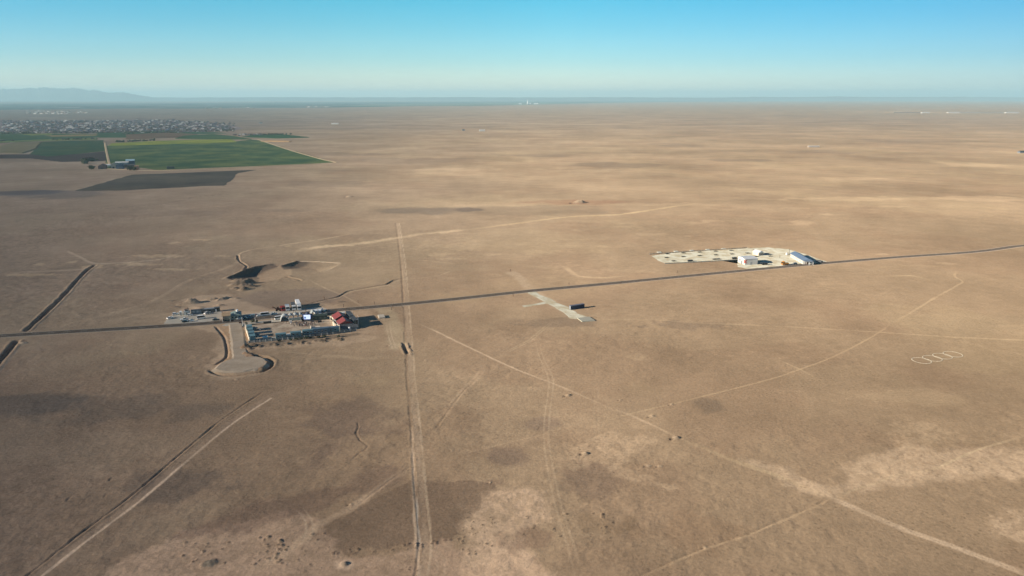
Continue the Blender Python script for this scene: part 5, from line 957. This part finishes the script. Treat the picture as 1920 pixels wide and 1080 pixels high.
for i, (ps, c1, c2) in enumerate([('stand', 'black', 'black'), ('stride', 'navy', 'black'), ('raise', 'brown', 'navy'), ('stand', 'white', 'grey'), ('stand', 'red', 'black'), ('stride', 'grey', 'navy')]):
    t_ = thing('person', '', 'person', 0, 0, z=.05); o = bpy.data.objects.new('body', person_mesh('body', ps, CL[c1], CL[c2], i)); COL.objects.link(o); o.parent = t_
    hb = MB()
    for k in range(3): r_ = .112 * math.cos(k / 3 * math.pi / 2 * .96); r2 = .112 * math.cos((k + 1) / 3 * math.pi / 2 * .96); hb.cyl((0, 0, 1.66 + .11 * math.sin(k / 3 * math.pi / 2)), (0, 0, 1.66 + .11 * math.sin((k + 1) / 3 * math.pi / 2)), r_, r2, 10)
    hb.build('hair', CL['black'], t_); PR.append(t_)
desc = ['dressed all in black', 'in a navy jacket, mid-stride', 'in a brown jacket with one arm raised', 'in a white shirt and grey trousers', 'in a red jacket', 'in a grey jacket, mid-stride']
rd = random.Random(21); cnt = {}
spots = [(509.6, 618.2, 2), (537, 606.3, 0), (545.5, 609.8, 3), (547.5, 610.6, 2), (550, 610.2, 1), (554.5, 606.5, 0), (556, 609.5, 5), (557.5, 611.8, 0), (560.5, 609.3, 0), (563, 608.4, 2), (564.5, 611, 1), (567, 612.2, 0), (568.5, 607.6, 0), (570.5, 610, 5), (572.5, 608, 3), (574, 611.4, 0), (576, 612.6, 2), (575.5, 608.3, 1), (578.5, 610.6, 0), (580.5, 607.8, 3), (582.5, 609.4, 4), (584.5, 607.2, 0), (586, 609, 3), (588.5, 606.2, 1), (590, 608.4, 0), (593.5, 605.4, 0), (596, 605, 2), (572, 613, 4), (566, 609.6, 5), (561, 612.5, 0), (570, 612, 3), (552, 613, 0)]
for i in range(26): spots.append((rd.uniform(556, 594), rd.uniform(605.6, 613), rd.choice([0, 0, 0, 1, 2, 5])))
for i, (a, b_, k) in enumerate(spots):
    if i == 0: where = 'alone in the middle of the compound yard'
    elif i == 1: where = 'alone at the right end of the low brown wall'
    else:
        zone = 'left' if a < 560 else ('middle' if a < 577 else 'right'); row = 'front' if b_ > 609.9 else 'back'; key = (k, zone, row); cnt[key] = cnt.get(key, 0) + 1
        where = 'in the crowd, %s %s' % (row, zone)
    place(PR[k], USED, a, b_, rd.uniform(-60, 60) + 10, ('person %s %s' % (desc[k], where)).replace('alone in the middle of the compound yard', 'alone in the compound yard'), 'people gathered in front of the screen' if i > 1 else None, z=.05)

# ================================================================== farm at the edge of the fields
def barn(a, b_, L_, W_, H_, rz, mw, mr, lb_, rise=3.0, name='barn'):
    L_, W_, H_ = (L_ * 1.12, W_ * 1.1, H_ * 1.15) if L_ < 30 else (L_, W_, H_); x, y_ = at(a, b_); t_ = thing(name, lb_, 'barn', x, y_, rz); b = MB(); b.box(-L_ / 2, L_ / 2, -W_ / 2, W_ / 2, 0, H_); b.build('wall', mw, t_); b = MB(); b.hull([(-L_ / 2 - .5, -W_ / 2 - .6, H_), (-L_ / 2 - .5, W_ / 2 + .6, H_), (-L_ / 2 - .5, 0, H_ + rise)], [(L_ / 2 + .5, -W_ / 2 - .6, H_), (L_ / 2 + .5, W_ / 2 + .6, H_), (L_ / 2 + .5, 0, H_ + rise)]); b.build('roof', mr, t_)
    b = MB(); b.box(L_ / 2, L_ / 2 + .1, -1.8, 1.8, 0, 3.6); b.build('door', DGREY, t_); return t_
PINK = mat('pinkish_roof', (.17, .11, .105), .8, noise=.15, scale=.2); BLUEB = mat('blue_barn', (.06, .10, .16), .6, noise=.15, scale=.2); CRB = mat('cream_barn', (.46, .42, .33), .9, noise=.1, scale=.2); ORB = mat('orange_block', (.30, .17, .11), .9, noise=.1, scale=.2)
barn(193, 316, 22, 13, 5.5, -70, PINK, PINK, 'wide barn with a pinkish brown roof at the left end of the farm', 4)
barn(204, 312, 9, 7, 3.5, 20, PLAST, WHITE, 'small white shed between the pinkish barn and the cream barn', 1.2, 'farm_shed')
barn(214, 315, 14, 9, 7.5, -70, CRB, CRB, 'tall cream barn in the middle of the farm', 2.5); barn(226, 317, 15, 12, 8, -70, BLUEB, BLUEB, 'blue barn right of the cream one', 3)
barn(236, 314, 12, 10, 6, -70, DGREY, GREYM, 'dark grey barn right of the blue one', 2.5); barn(229, 308, 24, 7, 4, 20, GREYM, WHITE, 'long low white roofed shed behind the blue barn', 1.5, 'farm_shed'); barn(245, 307, 16, 10, 6.5, 20, BLUEB, mat('pale_blue_roof', (.28, .42, .5), .6), 'pale blue roofed barn at the back right of the farm', 3)
barn(247, 314, 13, 11, 5, 20, DGREY, DGREY, 'dark low barn in front of the pale blue roofed one', 2); barn(257, 318, 7, 7, 6.5, 20, ORB, ORB, 'orange brown block at the right end of the farm', 1.5); barn(320, 317, 13, 6, 4.5, 20, GR, GR, 'dark green shed alone at the near edge of the big green field', 1, 'farm_shed')
for i, (a, b_, lb_) in enumerate([(245, 319.3, 'dark tree in front of the farm, the left one of two'), (251, 319.3, 'dark tree in front of the farm, the right one of two'), (166, 303, 'broad dark tree at the field corner left of the farm'), (173, 302.6, 'dark tree just right of the broad one left of the farm'), (172, 317.5, 'lone small dark tree left of the pinkish barn'), (160, 306.5, 'dark bushy tree at the left end of the clump by the farm')]):
    shrub(a, b_, 5.4, 7.5, lb_, 'tree', 'tree', 40 + i, 'trees round the farm', .18, lc=60, ls=.26)
barn(1525, 276.5, 34, 8, 3.5, 4, mat('pale_orange', (.5, .38, .28), .9), WHITE, 'long pale building far out on the plain, upper right', 1.5, 'farm_shed'); barn(869, 245, 10, 8, 4, 10, GREYM, DGREY, 'grey hut far out on the plain, the left one of two', 2, 'farm_shed'); barn(904, 246, 24, 9, 4, 10, PLAST, WHITE, 'pale hut far out on the plain, the right one of two', 2, 'farm_shed'); barn(1916, 287, 18, 8, 4, 10, GREYM, DGREY, 'dark hut at the far right edge of the plain', 2, 'farm_shed')
barn(628, 233, 40, 12, 5, 10, PLAST, WHITE, 'pale shed far out on the plain right of the town', 2, 'farm_shed'); barn(489, 231.5, 14, 10, 5, 10, GREYM, DGREY, 'dark hut between the town and the far pale shed', 2, 'farm_shed')
for i, (a, L_, lb_) in enumerate([(1735, 80, 'leftmost of three long pale sheds on the far right horizon'), (1787, 115, 'middle one of three long pale sheds on the far right horizon'), (1897, 130, 'rightmost of three long pale sheds on the far right horizon')]):
    barn(a, 212, L_, 30, 6, 0, PLAST, WHITE, lb_, 3, 'farm_shed')
wall_line('boundary_wall', [at(1676, 211.8), at(1725, 211.6)], 5, 10, GREYM, 'long dark wall on the far right horizon, left of the pale sheds'); wall_line('boundary_wall', [at(1800, 211.6), at(1882, 212)], 5, 10, GREYM, 'long dark wall on the far right horizon, between two pale sheds')
# works on the horizon
for a, b_, L_, H_, lb_ in [(975.3, 196, 70, 22, 'white works hall on the horizon, farthest left'), (994, 195.6, 34, 26, 'small white works hall right of the tower on the horizon'), (1005, 195.8, 95, 26, 'widest white works hall on the horizon, at the right')]:
    x, y_ = at(a, b_); t_ = thing('works_hall', lb_, 'factory', x, y_, 0, 'works on the horizon'); b = MB(); b.box(-L_ / 2, L_ / 2, -20, 20, 0, H_); b.build('wall', WHITE, t_); b = MB(); b.hull([(-L_ / 2 - 1, -21, H_), (-L_ / 2 - 1, 21, H_), (-L_ / 2 - 1, 0, H_ + 5)], [(L_ / 2 + 1, -21, H_), (L_ / 2 + 1, 21, H_), (L_ / 2 + 1, 0, H_ + 5)]); b.build('roof', WHITE, t_)
x, y_ = at(989.3, 195.6); t_ = thing('works_tower', 'white tapering works tower on the horizon', 'tower', x, y_); b = MB(); b.cyl((0, 0, 0), (0, 0, 60), 18, 10, 16); b.build('shaft', WHITE, t_); b = MB(); b.cyl((0, 0, 60), (0, 0, 110), 7, 4, 12); b.build('chimney', WHITE, t_)

# ================================================================== the town
def house_mesh(L_, W_, H_, mw, mr, kind):
    b = MB(); b.box(-L_ / 2, L_ / 2, -W_ / 2, W_ / 2, 0, H_, 0)
    if kind == 0: b.hull([(-L_ / 2 - .4, -W_ / 2 - .5, H_), (-L_ / 2 - .4, W_ / 2 + .5, H_), (-L_ / 2 - .4, 0, H_ + 2.6)], [(L_ / 2 + .4, -W_ / 2 - .5, H_), (L_ / 2 + .4, W_ / 2 + .5, H_), (L_ / 2 + .4, 0, H_ + 2.6)], 1)
    elif kind == 1: b.hull([(-L_ / 2 - .5, -W_ / 2 - .5, H_), (L_ / 2 + .5, -W_ / 2 - .5, H_), (L_ / 2 + .5, W_ / 2 + .5, H_), (-L_ / 2 - .5, W_ / 2 + .5, H_)], [(-L_ / 5, -.2, H_ + 2.4), (L_ / 5, -.2, H_ + 2.4), (L_ / 5, .2, H_ + 2.4), (-L_ / 5, .2, H_ + 2.4)], 1)
    else: b.box(-L_ / 2 - .2, L_ / 2 + .2, -W_ / 2 - .2, W_ / 2 + .2, H_, H_ + .6, 1)
    for sx in (-1, 0, 1): b.box(sx * L_ * .3 - .6, sx * L_ * .3 + .6, -W_ / 2 - .05, -W_ / 2 + .02, 1, 2.4, 2)
    return b
HW = [mat('town_white', (.62, .57, .52), .9), mat('town_grey', (.15, .14, .15), .9), mat('town_brown', (.19, .115, .09), .9), mat('town_sand', (.20, .165, .14), .9), mat('town_dark', (.07, .06, .065), .9)]
HR = [mat('roof_white', (.50, .48, .46), .8), mat('roof_grey', (.13, .125, .14), .9), mat('roof_brown', (.17, .09, .07), .9), mat('roof_blue', (.09, .11, .16), .8), mat('roof_dark', (.05, .045, .055), .9)]
HD = [('white walls and a white roof', 0, 0, 0), ('grey walls and a grey roof', 1, 1, 1), ('brown walls and a dark roof', 2, 4, 0), ('sand walls and a flat grey roof', 3, 1, 2), ('white walls and a brown roof', 0, 2, 1), ('dark walls and a blue roof', 4, 3, 0), ('grey walls and a dark flat roof', 1, 4, 2), ('sand walls and a brown roof', 3, 2, 0)]
HP = [(d, house_mesh(11 + 3 * (i % 3), 8 + i % 2 * 2, 3.2 + (i % 3) * 1.2, HW[a], HR[c], k).mesh('house', [HW[a], HR[c], GLASS])) for i, (d, a, c, k) in enumerate(HD)]
rd = random.Random(33); cand = []
def dens(a, b_):
    lo = 249.5 - max(0, (a - 230)) * .0 if a < 330 else 249.5 - (a - 330) * .035; hi = 226.5 + (0 if a < 150 else -1.5 * min(1, (a - 150) / 80)) + max(0, a - 330) * .055
    return hi < b_ < lo
while len(cand) < 2300:
    a = rd.uniform(5, 440); b_ = 223 + 27 * rd.random() ** .8
    if dens(a, b_) and (a < 340 or rd.random() < .5): cand.append((b_, a))
for k in range(26): cand.append((rd.uniform(252.3, 254.8), rd.uniform(436, 492)))
cand.sort(reverse=True); DW = [0, 0, 4, 1, 2, 3, 1, 3, 4, 5, 6, 7, 1, 2, 6]
def zone(a, b_):
    if b_ > 252: return 'in the small hamlet'
    return '%s town, %s' % ('edge of' if b_ > 246 else ('front of' if b_ > 243 else 'middle of'), 'far left' if a < 90 else ('left' if a < 190 else ('centre' if a < 290 else ('right' if a < 370 else 'far right'))))
vis = [c for c in cand if -20 < c[1] < 460 or c[0] > 252][:300]; rest = [c for c in cand if c not in set(vis)]
for i, (b_, a) in enumerate(vis):
    k = DW[rd.randrange(len(DW))]; x, y_ = at(a, b_); o = bpy.data.objects.new('house', HP[k][1]); COL.objects.link(o); o.location = (x, y_, 0); o.rotation_euler.z = R(rd.choice([15, 105, 20, 110, 195]) + rd.uniform(-5, 5)); s_ = rd.uniform(.75, 1.2) * .72; o.scale = (s_, s_, s_)
    tag(o, 'house with %s, %s' % (HP[k][0], zone(a, b_)), 'house', 'town houses with %s %s' % (HP[k][0], zone(a, b_)))
fh = MB()
for b_, a in rest:
    k = DW[rd.randrange(len(DW))]; x, y_ = at(a, b_); d, wa, ra, kd = HD[k]; s_ = rd.uniform(.8, 1.3) * .9; rz = R(rd.choice([15, 105])); ca_, sa_ = math.cos(rz), math.sin(rz); q = house_mesh(12, 9, 3.5, None, None, kd); n0 = len(fh.v)
    fh.v += [(x + s_ * (vx * ca_ - vy * sa_), y_ + s_ * (vx * sa_ + vy * ca_), vz * s_) for vx, vy, vz in q.v]; fh.f += [tuple(n0 + i for i in f) for f in q.f]; fh.m += [(wa if m_ == 0 else (5 + ra if m_ == 1 else 10)) for m_ in q.m]
o = fh.build('far_houses', HW + HR + [GLASS]); tag(o, 'mass of small houses filling the far part of the town', 'houses', kind='stuff')
# far villages beyond the town
fv = MB()
for k in range(150):
    a, b_ = (rd.uniform(50, 165), rd.uniform(208.5, 214)) if k < 80 else (rd.choice([(rd.uniform(380, 480), rd.uniform(202.5, 204.5)), (rd.uniform(575, 620), rd.uniform(200, 202)), (rd.uniform(1500, 1640), rd.uniform(184.8, 187.5)), (rd.uniform(1410, 1425), 187)]))
    x, y_ = at(a, b_); s_ = rd.uniform(7, 14) * (1 if b_ > 205 else 1.6); h_ = 6 if b_ > 205 else 12; fv.box(x - s_, x + s_, y_ - 10, y_ + 10, 0, h_, rd.choice([0, 1, 2, 3]), ty=2)
tag(fv.build('far_villages', HW), 'faint pale specks of villages along the horizon', 'villages', kind='stuff')
# dark trees scattered through the town, and hedge trees along the fields
tr = MB()
def clump(x, y_, r, h):
    for _ in range(9):
        c = Vector((x + rd.gauss(0, .4) * r, y_ + rd.gauss(0, .4) * r, h * rd.uniform(.3, .9))); u = Vector((rd.gauss(0, 1), rd.gauss(0, 1), rd.gauss(0, 1))).normalized(); v = u.orthogonal().normalized(); n3 = u.cross(v); s_ = r * .5
        p6 = [c + u * s_, c - u * s_, c + v * s_, c - v * s_, c + n3 * s_, c - n3 * s_]
        for f in ((0, 2, 4), (2, 1, 4), (1, 3, 4), (3, 0, 4), (2, 0, 5), (1, 2, 5), (3, 1, 5), (0, 3, 5)): tr.face([p6[i] for i in f])
for k in range(1150):
    while True:
        a = rd.uniform(2, 440); b_ = 224 + 26 * rd.random() ** .8
        if dens(a, b_): break
    x, y_ = at(a, b_); clump(x, y_, rd.uniform(1.8, 4), rd.uniform(3, 6))
for (a0, b0, a1, b1, n_) in [(215, 267, 290, 264, 26), (90, 263.5, 175, 261.5, 18), (-40, 266, 30, 265.5, 12), (230, 252, 262, 251, 12), (470, 254.5, 545, 252.5, 26), (150, 303, 182, 302, 8), (60, 250.5, 200, 250, 30), (240, 249.6, 330, 249.4, 26), (152, 307, 164, 307, 5), (0, 252, 60, 250.5, 20), (380, 246, 440, 247.5, 10)]:
    for k in range(n_): q = rd.random(); x, y_ = at(a0 + (a1 - a0) * q, b0 + (b1 - b0) * q + rd.uniform(-.3, .3)); clump(x, y_, rd.uniform(3, 6), rd.uniform(4, 8))
tag(tr.build('far_trees', LEAF), 'dark trees scattered among the town houses and field edges', 'trees', kind='stuff')
